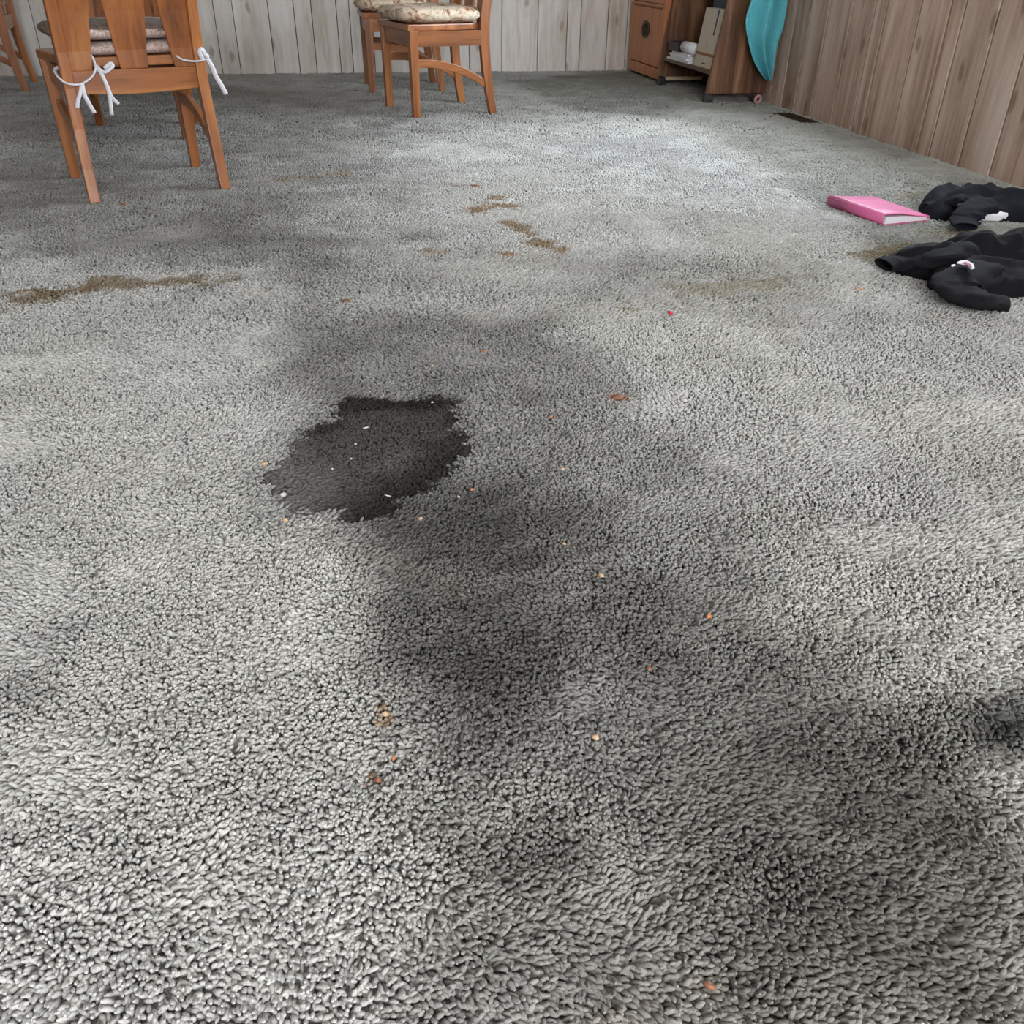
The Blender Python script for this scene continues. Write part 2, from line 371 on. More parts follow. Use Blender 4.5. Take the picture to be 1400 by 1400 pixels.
def carpet_albedo(x, y):
    n_lo = fbm(x, y, 1.3, 4, 1); n_mid = fbm(x, y, 7, 4, 2); n_hi = fbm(x, y, 40, 3, 3); n_e = fbm(x*.55, y, 26, 4, 4); n_f = fbm(x*.3, y, 120, 2, 6)
    c = BASE[None, :] * np.ones((x.size, 1))
    c = c * (0.86 + .24*n_lo + .20*(n_mid-.5) + .12*(n_hi-.5))[:, None]
    # wandering grey-green / lilac drift of old carpet
    hue = fbm(x, y, 2.1, 3, 5)
    c = c * (1 + (hue-.5)[:, None] * np.array([.03, .02, -.06])[None, :])
    for P, s, w_, t in GRIME_SHADE:
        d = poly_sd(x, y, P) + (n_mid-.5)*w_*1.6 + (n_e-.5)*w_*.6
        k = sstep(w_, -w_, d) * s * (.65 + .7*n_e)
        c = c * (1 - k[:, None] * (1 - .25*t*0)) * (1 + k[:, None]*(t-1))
    for P, w_, s, cc in BROWN:
        if s <= 0: continue
        d = line_d(x, y, P) + (n_e-.5)*w_*2.2 + (n_hi-.5)*w_*1.4
        k = (sstep(w_*1.2, w_*.15, d) * s)[:, None]
        c = c*(1-k) + cc[None, :]*k*(.7+.5*n_hi)[:, None]
    for (dx, dy), r_, s in DARKS:
        d = np.hypot(x-dx, y-dy) + (n_e-.5)*r_*1.6
        c = c * (1 - sstep(r_, 0, d) * s)[:, None]
    # the big black spill, ragged edge, matted and greasy inside
    sd = poly_sd(x, y, SPILL) + (n_e-.5)*.055 + (n_f-.5)*.035
    k = sstep(.008, -.012, sd) * (1 - .30*sstep(.06, -.10, poly_sd(x, y, LOBE) + (n_mid-.5)*.1))
    halo = sstep(.10, 0, sd) * .22
    inner = fbm(x, y, 9, 4, 8)
    dk = sstep(.03, -.03, np.minimum.reduce([poly_sd(x, y, P_) for P_ in BLOT]) + (n_e-.5)*.12 + (n_mid-.5)*.14)
    tone = np.array([.048, .044, .042])[None, :] * ((.5 + 1.0*inner + .45*sstep(0, -.09, sd)) * (1 - .55*dk))[:, None]
    c = c * (1 - halo)[:, None]
    c = c*(1-k[:, None]) + tone*k[:, None]
    return np.clip(c, .006, .9), k
def set_col(me, c):
    a = me.attributes.new('col', 'FLOAT_COLOR', 'POINT')
    a.data.foreach_set('color', np.concatenate([c, np.ones((len(c), 1))], 1).astype(np.float32).ravel())

# ------------------------------------------------------------------ the room
PILE = 0.011
nx, ny = int((XR-XL)/.02)+1, int((YF-YN)/.02)+1
gx, gy = np.meshgrid(np.linspace(XL, XR, nx), np.linspace(YN, YF, ny))
gx = gx.ravel(); gy = gy.ravel()
idx = np.arange(nx*ny).reshape(ny, nx)
quads = np.stack([idx[:-1, :-1].ravel(), idx[:-1, 1:].ravel(), idx[1:, 1:].ravel(), idx[1:, :-1].ravel()], 1)
VENT = (2.345, 2.452, 4.475, 4.82)
cen = np.stack([gx[quads].mean(1), gy[quads].mean(1)], 1)
keep = ~((cen[:, 0] > VENT[0]+.01) & (cen[:, 0] < VENT[1]-.01) & (cen[:, 1] > VENT[2]+.01) & (cen[:, 1] < VENT[3]-.01))
me = bpy.data.meshes.new('floor')
me.from_pydata(np.stack([gx, gy, np.full(gx.size, -PILE)], 1).tolist(), [], quads[keep].tolist()); me.update()
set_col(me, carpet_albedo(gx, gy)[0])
me.materials.append(M['carpet_base'])
floor = obj('floor', me, None)
tag(floor, 'grey fitted carpet floor with black spill and brown stains', 'floor', kind='structure')

def tuft_points():
    zones = [(-9, 1.2, .0040, .90), (1.2, 1.9, .0046, 1.0), (1.9, 2.8, .0058, 1.22), (2.8, 4.2, .0078, 1.6), (4.2, YF, .0115, 2.25)]
    out = []
    # floor wedge in front of the camera, with a margin on both sides
    for y0, y1, s, k in zones:
        ya = max(y0, .12)
        X = np.arange(-3.0, XR, s); Y = np.arange(ya, y1, s)
        x, y = np.meshgrid(X, Y); x = x + (np.arange(len(Y)) % 2)[:, None]*s*.5
        x = x.ravel() + rng.uniform(-.42, .42, x.size)*s; y = y.ravel() + rng.uniform(-.42, .42, y.size)*s
        cx = x*math.cos(YAW) - y*math.sin(YAW); cy = x*math.sin(YAW) + y*math.cos(YAW)
        mk = (np.abs(cx - .02) < .50 + .60*np.maximum(cy, 0)) & (x > XL) & (x < XR-.004) & (y < YF-.006) & (y > .12)
        mk &= ~((x > VENT[0]-.012) & (x < VENT[1]+.008) & (y > VENT[2]-.012) & (y < VENT[3]+.012))
        x, y = x[mk], y[mk]
        out.append((x, y, np.full(x.size, k)))
    # the rest of the room's floor, coarser
    for s, k, y0, y1 in ((.0068, 1.42, -.4, 2.6), (.0112, 2.2, 2.6, YF-.006)):
        x, y = np.meshgrid(np.arange(XL+.006, XR-.006, s), np.arange(y0, y1, s))
        x = x.ravel() + rng.uniform(-.42, .42, x.size)*s; y = y.ravel() + rng.uniform(-.42, .42, y.size)*s
        cx = x*math.cos(YAW) - y*math.sin(YAW); cy = x*math.sin(YAW) + y*math.cos(YAW)
        mk = ~((np.abs(cx - .02) < .50 + .60*np.maximum(cy, 0)) & (y > .12)) & (x < XR-.004)
        out.append((x[mk], y[mk], np.full(mk.sum(), k)))
    return [np.concatenate([o[i] for o in out]) for i in range(3)]
tx, ty, tk = tuft_points()
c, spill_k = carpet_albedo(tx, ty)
N = tx.size
c = c * (1 + rng.normal(0, .07, N)*(1-.5*sstep(1.5, 3.5, ty)))[:, None]
# odd dark specks of dirt
c = np.where(((rng.random(N) < .0035) & (ty > 1.6))[:, None], c*.3, c)
# pile lean: a slowly wandering flow, mostly towards the camera, kinked by footsteps
flow = -math.pi/2 - YAW + .35 + 2.4*(fbm(tx, ty, 1.8, 3, 21)-.5) + 3.2*(fbm(tx, ty, 8, 3, 22)-.5) + rng.normal(0, .5, N)*(1-.5*sstep(1.5, 4, ty))
tilt = np.clip(.62 + .7*(fbm(tx, ty, 14, 2, 23)-.5) + rng.normal(0, .22, N)*(1-.6*sstep(1.5, 3.5, ty)), .15, 1.25)
tilt = np.where(spill_k > .5, np.clip(tilt+.35, 0, 1.42), tilt)
clump = fbm(tx, ty, 90, 2, 24); lump = fbm(tx*.45, ty, 75, 2, 25); lump2 = fbm(tx*.6, ty, 30, 2, 26)
length = (.52 + .35*clump + .75*lump + .35*lump2) * rng.uniform(.85, 1.15, N)
lv = sstep(.7, 1.9, ty) * .5 + sstep(2, 3.5, ty) * .3
length = length*(1-lv) + 1.3*lv
length = length * (1 - .30*spill_k) * np.where(tk > 1.5, .8, 1.0)
rot = np.stack([np.zeros(N), tilt, flow], 1)
scl = np.stack([tk*rng.uniform(.85, 1.2, N), tk*rng.uniform(.85, 1.2, N), np.sqrt(tk)*length], 1)
pm = bpy.data.meshes.new('carpet_pile')
pm.vertices.add(N); pm.vertices.foreach_set('co', np.stack([tx, ty, np.full(N, -PILE)], 1).astype(np.float32).ravel())
for nm, arr in (('rot', rot), ('scl', scl)):
    a = pm.attributes.new(nm, 'FLOAT_VECTOR', 'POINT'); a.data.foreach_set('vector', arr.astype(np.float32).ravel())
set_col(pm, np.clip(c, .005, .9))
pm.update(); pm.materials.append(M['tuft'])
pile = obj('carpet_pile', pm, None)
tag(pile, 'short grey cut pile of the worn stained carpet', 'carpet', kind='stuff')
print('tufts', N)

ng = bpy.data.node_groups.new('carpet_pile_tufts', 'GeometryNodeTree')
ng.interface.new_socket('Geometry', in_out='INPUT', socket_type='NodeSocketGeometry')
ng.interface.new_socket('Geometry', in_out='OUTPUT', socket_type='NodeSocketGeometry')
gi = ng.nodes.new('NodeGroupInput'); go = ng.nodes.new('NodeGroupOutput')
L = ng.links.new
cv = ng.nodes.new('GeometryNodeCurveQuadraticBezier'); cv.inputs['Resolution'].default_value = 5
cv.inputs['Start'].default_value = (0, 0, 0); cv.inputs['Middle'].default_value = (-.0012, 0, .0075); cv.inputs['End'].default_value = (.0032, 0, .0125)
sp = ng.nodes.new('GeometryNodeSplineParameter'); fc = ng.nodes.new('ShaderNodeFloatCurve')
cm = fc.mapping.curves[0]; cm.points[0].location = (0, .75); cm.points[1].location = (1, .46); cm.points.new(.45, .95); cm.points.new(.8, .98); fc.mapping.update()
L(sp.outputs['Factor'], fc.inputs['Value'])
ci = ng.nodes.new('GeometryNodeCurvePrimitiveCircle'); ci.inputs['Resolution'].default_value = 6; ci.inputs['Radius'].default_value = .0025
cmn = ng.nodes.new('GeometryNodeCurveToMesh'); cmn.inputs['Fill Caps'].default_value = True
L(cv.outputs[0], cmn.inputs['Curve']); L(ci.outputs[0], cmn.inputs['Profile Curve'])
if 'Scale' in cmn.inputs: L(fc.outputs[0], cmn.inputs['Scale'])
sm = ng.nodes.new('GeometryNodeSetShadeSmooth'); L(cmn.outputs[0], sm.inputs[0])
mt = ng.nodes.new('GeometryNodeSetMaterial'); mt.inputs['Material'].default_value = M['tuft']; L(sm.outputs[0], mt.inputs[0])
iop = ng.nodes.new('GeometryNodeInstanceOnPoints'); L(gi.outputs[0], iop.inputs['Points']); L(mt.outputs[0], iop.inputs['Instance'])
def named(nm, typ):
    a = ng.nodes.new('GeometryNodeInputNamedAttribute'); a.data_type = typ; a.inputs['Name'].default_value = nm; return a.outputs['Attribute']
e2r = ng.nodes.new('FunctionNodeEulerToRotation'); L(named('rot', 'FLOAT_VECTOR'), e2r.inputs[0]); L(e2r.outputs[0], iop.inputs['Rotation'])
L(named('scl', 'FLOAT_VECTOR'), iop.inputs['Scale'])
L(iop.outputs[0], go.inputs[0])
pile.modifiers.new('tufts', 'NODES').node_group = ng

# walls: dark backing with one board after the other in front of it
def struct(name, bm, mat, label, cat='wall'):
    o = obj(name, bm, mat); tag(o, label, cat, kind='structure'); return o
T = .014
def board(parent, along, a0, a1, z0, z1, face, sgn, mat):
    """one panel board: 'along' x (back wall) or y (side wall); face = plane of its front, sgn = direction towards the room"""
    g = .0022 if along == 'x' else .005
    a0 += g; a1 -= g
    ch = .0022
    ring = [(a0, face - sgn*T), (a0, face - sgn*ch), (a0 + ch, face), (a1 - ch, face), (a1, face - sgn*ch), (a1, face - sgn*T)]
    mk = (lambda p, z: (p[0], p[1], z)) if along == 'x' else (lambda p, z: (p[1], p[0], z))
    return obj('panel', prism([[mk(p, z0) for p in ring], [mk(p, z1) for p in ring]]), mat, parent)
wall_back = struct('wall_back', box(XL-.2, XR+.25, YF+T, YF+.12, -.05, ZC), M['groove'], 'far wall of whitewashed vertical wood panelling behind the chairs')
gpx = [(20,104),(64,104),(305,101),(330,101),(377,101),(411,101),(434,100),(467,100),(484,100),(642,99),(686,99),(734,98.5),(773,98),(791,98),(827,97),(853,96)]
gx_ = sorted(onplane(px, py, 1, YF).x for px, py in gpx)
def fill(v, lo, hi, r):
    out = [lo]; 
    for b in v + [hi]:
        if b <= lo: continue
        while b - out[-1] > .34: out.append(out[-1] + r.uniform(.15, .27))
        if b - out[-1] < .06 and len(out) > 1: out[-1] = b
        else: out.append(b)
    return out
rr = random.Random(3)
gb = fill([g for g in gx_ if XL < g < XR], XL, XR, rr)
for a0, a1 in zip(gb, gb[1:]): board(wall_back, 'x', a0, a1, -PILE, ZC-.01, YF, -1, M['back_panel'])

def holed(x0, x1, win, face):
    """side-wall backing with a window hole"""
    b = bmesh.new(); w0, w1, s0, s1 = win
    for y0, y1, z0, z1 in ((YN-.2, w0, -.05, ZC), (w1, YF+.2, -.05, ZC), (w0, w1, -.05, s0), (w0, w1, s1, ZC)): box(x0, x1, y0, y1, z0, z1, bm=b)
    return b
wall_right = struct('wall_right', holed(XR+T, XR+.14, WIN_RIGHT, XR), M['groove'], 'taupe vertical wood panelling along the right side')
gpr = [1052,1068,1108,1136,1163,1217,1252,1269,1309,1351]
gy_ = sorted(fl(px, 137.6+.334*(px-1040)).y for px in gpr)
gb = fill(gy_, YN, YF-.001, rr)
for a0, a1 in zip(gb, gb[1:]):
    w0, w1, s0, s1 = WIN_RIGHT
    if a1 <= w0 or a0 >= w1: board(wall_right, 'y', a0, a1, -PILE, ZC-.01, XR, -1, M['right_panel'])
    else:
        board(wall_right, 'y', a0, a1, -PILE, s0-.01, XR, -1, M['right_panel'])
        board(wall_right, 'y', a0, a1, s1+.01, ZC-.01, XR, -1, M['right_panel'])
        for q0, q1 in ((a0, w0), (w1, a1)):
            if q1 - q0 > .02: board(wall_right, 'y', q0, q1, s0-.01, s1+.01, XR, -1, M['right_panel'])
wall_left = struct('wall_left', box(XL-.14, XL, YN-.2, YF+.2, -.05, ZC), M['tan_wall'], 'plain tan wall on the left side')
b = bmesh.new(); w0, w1, s0, s1 = WIN_REAR
for x0, x1, z0, z1 in ((XL-.2, w0, -.05, ZC), (w1, XR+.2, -.05, ZC), (w0, w1, -.05, s0), (w0, w1, s1, ZC)): box(x0, x1, YN-.14, YN, z0, z1, bm=b)
struct('wall_rear', b, M['tan_wall'], 'plain tan wall behind the viewer')
struct('ceiling', box(XL-.2, XR+.25, YN-.2, YF+.2, ZC, ZC+.1), M['white_ceiling'], 'plain white ceiling of the room', 'ceiling')
def window(name, wall, win, label):
    w0, w1, s0, s1 = win; e = empty(name, (0, 0, 0)); tag(e, label, 'window', kind='structure')
    def bx(a0, a1, d0, d1, z0, z1, nm, mat):
        if wall == 'right': q = (XR+d0, XR+d1, a0, a1, z0, z1)
        elif wall == 'left': q = (XL-d1, XL-d0, a0, a1, z0, z1)
        else: q = (a0, a1, YN-d1, YN-d0, z0, z1)
        obj(nm, box(*q, bv=.003, seg=1), mat, e)
    f = .05
    for a0, a1 in ((w0, w0+f), (w1-f, w1), ((w0+w1)/2-f/2, (w0+w1)/2+f/2)): bx(a0, a1, .02, .12, s0, s1, 'stile', M['white_frame'])
    for z0, z1 in ((s0, s0+f), (s1-f, s1)): bx(w0+f, w1-f, .02, .12, z0, z1, 'rail', M['white_frame'])
    bx(w0-.03, w1+.03, -.03, .02, s0-.025, s0-.001, 'sill', M['white_frame'])
    for a0, a1 in ((w0+f, (w0+w1)/2-f/2), ((w0+w1)/2+f/2, w1-f)): bx(a0, a1, .066, .07, s0+f, s1-f, 'pane', M['glass'])
window('window_1', 'right', WIN_RIGHT, 'white window in the panelled right wall above the floor vent')
window('window_2', 'rear', WIN_REAR, 'white window in the wall behind the viewer')
# narrow cover strip in the far corner
trim = struct('trim_1', box(XR-.016, XR, YF-.016, YF, -PILE, ZC), M['right_panel'], 'narrow wooden cover strip in the far corner', 'trim')

# ------------------------------------------------------------------ dining chairs
BACK = [(-.2145, 0), (-.196, .10), (-.180, .22), (-.172, .34), (-.174, .44), (-.188, .55), (-.212, .68), (-.245, .80), (-.290, .93)]
def back_y(z):
    for (y0, z0), (y1, z1) in zip(BACK, BACK[1:]):
        if z <= z1: return y0 + (y1-y0)*(z-z0)/(z1-z0)
    return BACK[-1][0]
def strip(zs, xl, xr, th, dy=0.0, bv=.003):
    """upright board following the lean of the back: xl, xr functions of z"""
    rings = []
    for z in zs:
        y = back_y(z) + dy
        rings.append([(xl(z), y-th/2, z), (xr(z), y-th/2, z), (xr(z), y+th/2, z), (xl(z), y+th/2, z)])
    return prism(rings, bv, 2)
def make_chair(loc, a, label, splat=(.042, .075), group='matching honey wood dining chairs', skip=()):
    t = empty('dining_chair', (loc[0], loc[1], 0), a, label, 'chair', group)
    for s in (-1, 1):
        x = s*.218; yf = .2145
        obj('front_leg', prism([[(x+i*.017, yf+j*.017, 0) for i, j in ((-1,-1),(1,-1),(1,1),(-1,1))], [(x+i*.022, yf+j*.022, .392) for i, j in ((-1,-1),(1,-1),(1,1),(-1,1))]], .003), M['honeyZ'], t)
        rings = []
        for i, (y, z) in enumerate([( -.2145, 0), (-.2045, .05)] + BACK[1:]):
            hw = .0165; hd = .018 + .007*min(1, z/.3); xx = s*(.2165 - .010*min(1, z/.35))
            rings.append([(xx-hw, y-hd, z), (xx+hw, y-hd, z), (xx+hw, y+hd, z), (xx-hw, y+hd, z)])
        obj('rear_leg', prism(rings, .003), M['honeyZ'], t)
        # side apron and arched side stretcher
        xa = s*.212
        obj('side_apron', box(xa-.010, xa+.010, -.152, .193, .322, .39, .002, 1), M['honeyY'], t)
        pth = [(.194, .248), (.12, .246), (.04, .234), (-.04, .211), (-.11, .180), (-.172, .146)]
        rings = [[(xa-.010, y, z-.019), (xa+.010, y, z-.019), (xa+.010, y, z+.019), (xa-.010, y, z+.019)] for y, z in pth]
        obj('side_stretcher', prism(rings, .003), M['honeyY'], t)
        # outer slat beside the stile
        o_in = lambda z, s=s: s*(.128 - .030*(z-.385)/.2)
        o_out = lambda z, s=s: s*.1915
        lo, hi = (o_out, o_in) if s < 0 else (o_in, o_out)
        obj('back_slat', strip([.385, .44, .5, .55, .62, .68, .74, .80, .87], lo, hi, .014), M['honeyZ'], t)
    obj('front_apron', box(-.195, .195, .204, .226, .322, .39, .002, 1), M['honeyX'], t)
    # rear rail, slightly bowed along its lower edge
    rings = []
    for i in range(9):
        u = -1 + i/4; x = u*.192; z0 = .318 - .008*(1-u*u) + .004; y = back_y(.36) - .004*(1-u*u)
        rings.append([(x, y-.012, z0), (x, y+.012, z0), (x, y+.012, .386), (x, y-.012, .386)])
    obj('rear_rail', prism(rings, .003), M['honeyX'], t)
    # seat board
    tr = [(-.190, -.150), (.190, -.150), (.243, .246), (-.243, .246)]
    obj('seat', prism([[(x, y, .391) for x, y in tr], [(x, y, .42) for x, y in tr]], .006), M['honeyX'], t)
    b0, gr = splat
    obj('splat', strip([.386, .44, .5, .55, .62, .68, .74, .80, .87], lambda z: -b0 - gr*.3*(z-.386)/.2, lambda z: b0 + gr*.3*(z-.386)/.2, .014), M['honeyZ'], t)
    rings = []
    for i in range(9):
        u = -1 + i/4; x = u*.225; y = back_y(.90) - .012*(1-u*u); h = .012*(1-u*u)
        rings.append([(x, y-.012, .855), (x, y+.012, .855), (x, y+.004, .945+h), (x, y-.020, .945+h)])
    obj('crest_rail', prism(rings, .003), M['honeyX'], t)
    return t
chA = make_chair((-.688, 3.473), .352, 'honey wood dining chair in the left foreground with cushion ties knotted on both back posts')
chB = make_chair((.556, 5.117), 1.825, 'nearer of two sideways honey wood chairs before the far wall, floral cushion on it')
chB2 = make_chair((.44, 6.09), 1.60, 'honey wood chair half hidden behind the sideways floral-cushioned chair, nearest the far wall')
chC = make_chair((-.893, 4.590), math.pi+.03, 'honey wood chair mostly hidden behind the left foreground chair, seen through its back slats', splat=(.13, .0))
chD = make_chair((-2.04, 6.32), 1.70, 'honey wood chair cut off by the left edge of the picture, against the far wall')

def pad(w_, d_, t_, nz=.004, ruffle=0.0, seed=0, n=40, squar=5.0, sag=.0):
    """seat cushion: rounded square, closed, soft lumps; ruffle gathers the edge"""
    b = bmesh.new(); rings = []
    prof = [(0.0, 1.0), (.35, 1.0), (.62, .98), (.80, .90), (.92, .68), (.985, .36), (1.0, 0.0), (.985, -.36), (.92, -.68), (.80, -.9), (.6, -1), (.3, -1), (0, -1)]
    m_ = 72
    for q, (r0, zz) in enumerate(prof[1:-1]):
        ring = []
        for k in range(m_):
            a = 2*math.pi*k/m_; ca, sa = math.cos(a), math.sin(a)
            rad = (abs(ca)**squar + abs(sa)**squar) ** (-1/squar)
            rr_ = r0 * (1 + ruffle*math.sin(a*26 + 2*math.sin(a*3+seed))*max(0, (r0-.75)/.25) )
            x, y = ca*rad*rr_*w_/2, sa*rad*rr_*d_/2
            nn = mnoise.noise(Vector((x*14+seed*9, y*14, zz*1.5))) + .5*mnoise.noise(Vector((x*35, y*35+seed*5, zz*3)))
            ring.append(b.verts.new((x + nn*nz*.6*ca, y + nn*nz*.6*sa, t_/2*(1+zz) + nn*nz*(1 if zz > -.5 else .1) - sag*(1-r0*r0)*(zz > 0))))
        rings.append(ring)
    for r0, r1 in zip(rings, rings[1:]):
        for i in range(m_): b.faces.new((r0[i], r0[(i+1) % m_], r1[(i+1) % m_], r1[i]))
    for r0, sg in ((rings[0], 1), (rings[-1], -1)):
        cc = b.verts.new((0, 0, t_ - sag if sg > 0 else 0))
        for i in range(m_): b.faces.new((cc, r0[i], r0[(i+1) % m_]) if sg > 0 else (cc, r0[(i+1) % m_], r0[i]))
    return b
def world_at(ch, p): 
    return Matrix.Translation(ch.location) @ Matrix.Rotation(ch.rotation_euler.z, 4, 'Z') @ Vector(p)
def tape(parent, pts, wd=.006, n=26):
    wd *= 1.2
    """flat cotton tape through points, local to parent"""
    return obj('tie', tube(spline(pts, n), wd, 6, .5, up=Vector((.3, 1, .2))), M['tie'], parent, True)

# chair A: two thin pads, the lower tied to the back posts
pl = world_at(chA, (0, .03, .4205))
c1 = empty('seat_cushion', pl, .352, 'lower beige terry seat pad with white ties knotted to the left foreground chair', 'cushion', 'beige seat pads')
obj('pad', pad(.40, .39, .042, .003, seed=1), M['pad'], c1, True)
c2 = empty('seat_cushion', world_at(chA, (-.012, .035, .4645)), .352+.03, 'upper brown-topped terry seat pad stacked on the left foreground chair', 'cushion', 'beige seat pads')
up = pad(.43, .42, .046, .004, seed=2)
um = obj('pad', up, M['pad'], c2, True)
um.data.materials.append(M['pad_top'])
for p in um.data.polygons:
    if p.normal.z > .55 or p.center.x < -.19: p.material_index = 1
# ties in pad-local coords (chair-local minus offset .03,.4205)
def L_(x, y, z): return (x, y-.03, z-.4205)
# left: from the pad corner out between slat and splat, round the post, knot with four ends
tape(c1, [L_(-.17, -.13, .44), L_(-.125, -.155, .43), L_(-.118, -.186, .40), L_(-.135, -.197, .372), L_(-.175, -.205, .352), L_(-.215, -.207, .356), L_(-.233, -.185, .375), L_(-.232, -.15, .39), L_(-.205, -.13, .40), L_(-.16, -.13, .42)], .0052, 44)
tape(c1, [L_(-.170, -.208, .354), L_(-.182, -.212, .33), L_(-.196, -.214, .305), L_(-.203, -.214, .285)], .0055, 14)
tape(c1, [L_(-.172, -.209, .350), L_(-.172, -.213, .32), L_(-.163, -.214, .29), L_(-.155, -.214, .268)], .0058, 14)
tape(c1, [L_(-.116, -.190, .40), L_(-.105, -.197, .37), L_(-.098, -.202, .33), L_(-.100, -.204, .29), L_(-.104, -.204, .258)], .0055, 18)
tape(c1, [L_(-.112, -.192, .392), L_(-.100, -.200, .35), L_(-.092, -.204, .31), L_(-.076, -.205, .288)], .0052, 16)
tape(c1, [L_(-.116, -.191, .398), L_(-.100, -.198, .381), L_(-.082, -.200, .388), L_(-.068, -.199, .398), L_(-.074, -.197, .405), L_(-.095, -.195, .392)], .0050, 20)
# right: across to the post, a small knot and one hanging end
tape(c1, [L_(.15, -.14, .44), L_(.135, -.165, .425), L_(.15, -.192, .408), L_(.19, -.203, .402), L_(.222, -.205, .408), L_(.232, -.18, .414), L_(.228, -.15, .415), L_(.18, -.13, .43)], .0052, 36)
tape(c1, [L_(.212, -.208, .408), L_(.205, -.210, .428), L_(.214, -.211, .437), L_(.222, -.210, .422), L_(.232, -.209, .412)], .0062, 18)
tape(c1, [L_(.226, -.208, .410), L_(.238, -.210, .385), L_(.246, -.211, .355), L_(.260, -.212, .325), L_(.270, -.212, .300)], .0068, 18)

def floral_cushion(ch, label, seed, ties):
    e = empty('seat_cushion', world_at(ch, (0, .045, .4205)), ch.rotation_euler.z, label, 'cushion', 'floral seat cushions')
    obj('pad', pad(.485, .45, .075, .007, .018, seed, sag=.004), M['floral'], e, True)
    if ties:
        l = lambda x, y, z: (x, y-.045, z-.4205)
        tape(e, [l(.20, -.15, .445), l(.232, -.165, .43), l(.242, -.19, .405), l(.238, -.212, .39), l(.236, -.215, .36), l(.236, -.214, .325)], .005, 24)
        tape(e, [l(.228, -.212, .392), l(.20, -.215, .40), l(.17, -.19, .42), l(.18, -.15, .44)], .005, 16)
    return e
floral_cushion(chB, 'cream floral seat cushion on the nearer sideways chair, white tie at its back post', 3, True)
floral_cushion(chB2, 'cream floral seat cushion on the chair half hidden nearest the far wall', 5, False)
# ties sit on the camera side of chair B
eD = empty('seat_cushion', world_at(chD, (0, .03, .4205)), chD.rotation_euler.z, 'seat pad on the chair cut off by the left picture edge', 'cushion', 'floral seat cushions')
obj('pad', pad(.43, .42, .05, .004, seed=6), M['pad'], eD, True)
eC = empty('seat_cushion', world_at(chC, (0, .03, .4205)), chC.rotation_euler.z, 'thin seat pad on the chair hidden behind the left foreground chair', 'cushion', 'beige seat pads')
obj('pad', pad(.42, .40, .04, .003, seed=8), M['pad'], eC, True)

# ------------------------------------------------------------------ corner cabinet
CX0, CX1, CY0, CY1 = 2.13, XR-.004, 6.125, 6.84
cab = empty('cabinet', ((CX0+CX1)/2, (CY0+CY1)/2, 0), 0, 'red-brown wooden cabinet with a round brass pull in the far right corner', 'cabinet')
def cb(name, x0, x1, y0, y1, z0, z1, mat, parent=None, bv=.003):
    lx, ly = (CX0+CX1)/2, (CY0+CY1)/2
    return obj(name, box(x0-lx, x1-lx, y0-ly, y1-ly, z0, z1, bv, 1), mat, parent or cab)
cb('body', CX0+.018, CX1, CY0, CY1, .022, .98, M['cabinet'])
cb('plinth', CX0, CX0+.017, CY0, CY1, .022, .085, M['cabinet'])
cb('stile', CX0, CX0+.017, CY0, CY0+.035, .086, .98, M['cabinet']); cb('stile', CX0, CX0+.017, CY1-.035, CY1, .086, .98, M['cabinet'])
ym = (CY0+CY1)/2
for y0, y1 in ((CY0+.039, ym-.0015), (ym+.0015, CY1-.039)):
    d = cb('door', CX0-.002, CX0+.015, y0, y1, .093, .425, M['cabinet'], bv=.004)
cb('rail', CX0, CX0+.017, CY0+.036, CY1-.036, .438, .452, M['cabinet'])
for z0 in (.458, .628, .798):
    d = cb('drawer', CX0-.002, CX0+.015, CY0+.039, CY1-.039, z0, z0+.16, M['cabinet'], bv=.004)
    k = obj('knob', tube([(CX0-.002-(CX0+CX1)/2, 0, z0+.08), (CX0-.02-(CX0+CX1)/2, 0, z0+.08)], .012, 12), M['dark_metal'], d)
# round split pull plate with drop handles
pz = .295
for s in (-1, 1):
    b = bmesh.new(); n = 14; x0 = CX0-.002-(CX0+CX1)/2
    outer = [(x0-.004, s*(.004 + .080*math.sin(math.pi*i/n)), pz+.052*math.cos(math.pi*i/n)) for i in range(n+1)]
    inner = [(x0-.004, s*(.003 + .008*math.sin(math.pi*i/n)), pz+.008*math.cos(math.pi*i/n)) for i in range(n+1)]
    vo = [b.verts.new(p) for p in outer]; vi = [b.verts.new(p) for p in inner]
    for i in range(n): b.faces.new((vo[i], vo[i+1], vi[i+1], vi[i]))
    r_ = bmesh.ops.extrude_face_region(b, geom=b.faces[:])
    bmesh.ops.translate(b, verts=[v for v in r_['geom'] if isinstance(v, bmesh.types.BMVert)], vec=(.004, 0, 0))
    pp = obj('pull_plate', b, M['dark_metal'], cab)
    obj('drop_handle', tube(spline([(x0-.008, s*.008, pz+.03), (x0-.014, s*.018, pz+.012), (x0-.016, s*.019, pz-.012), (x0-.012, s*.010, pz-.034)], 12), .004, 6), M['dark_metal'], pp, True)
for fy in (CY0+.05, CY1-.06):
    for fx in (CX0+.05, CX1-.06):
        obj('foot', tube([(fx-(CX0+CX1)/2, fy-ym, 0), (fx-(CX0+CX1)/2, fy-ym, .024)], .028, 12), M['black_plastic'], cab)

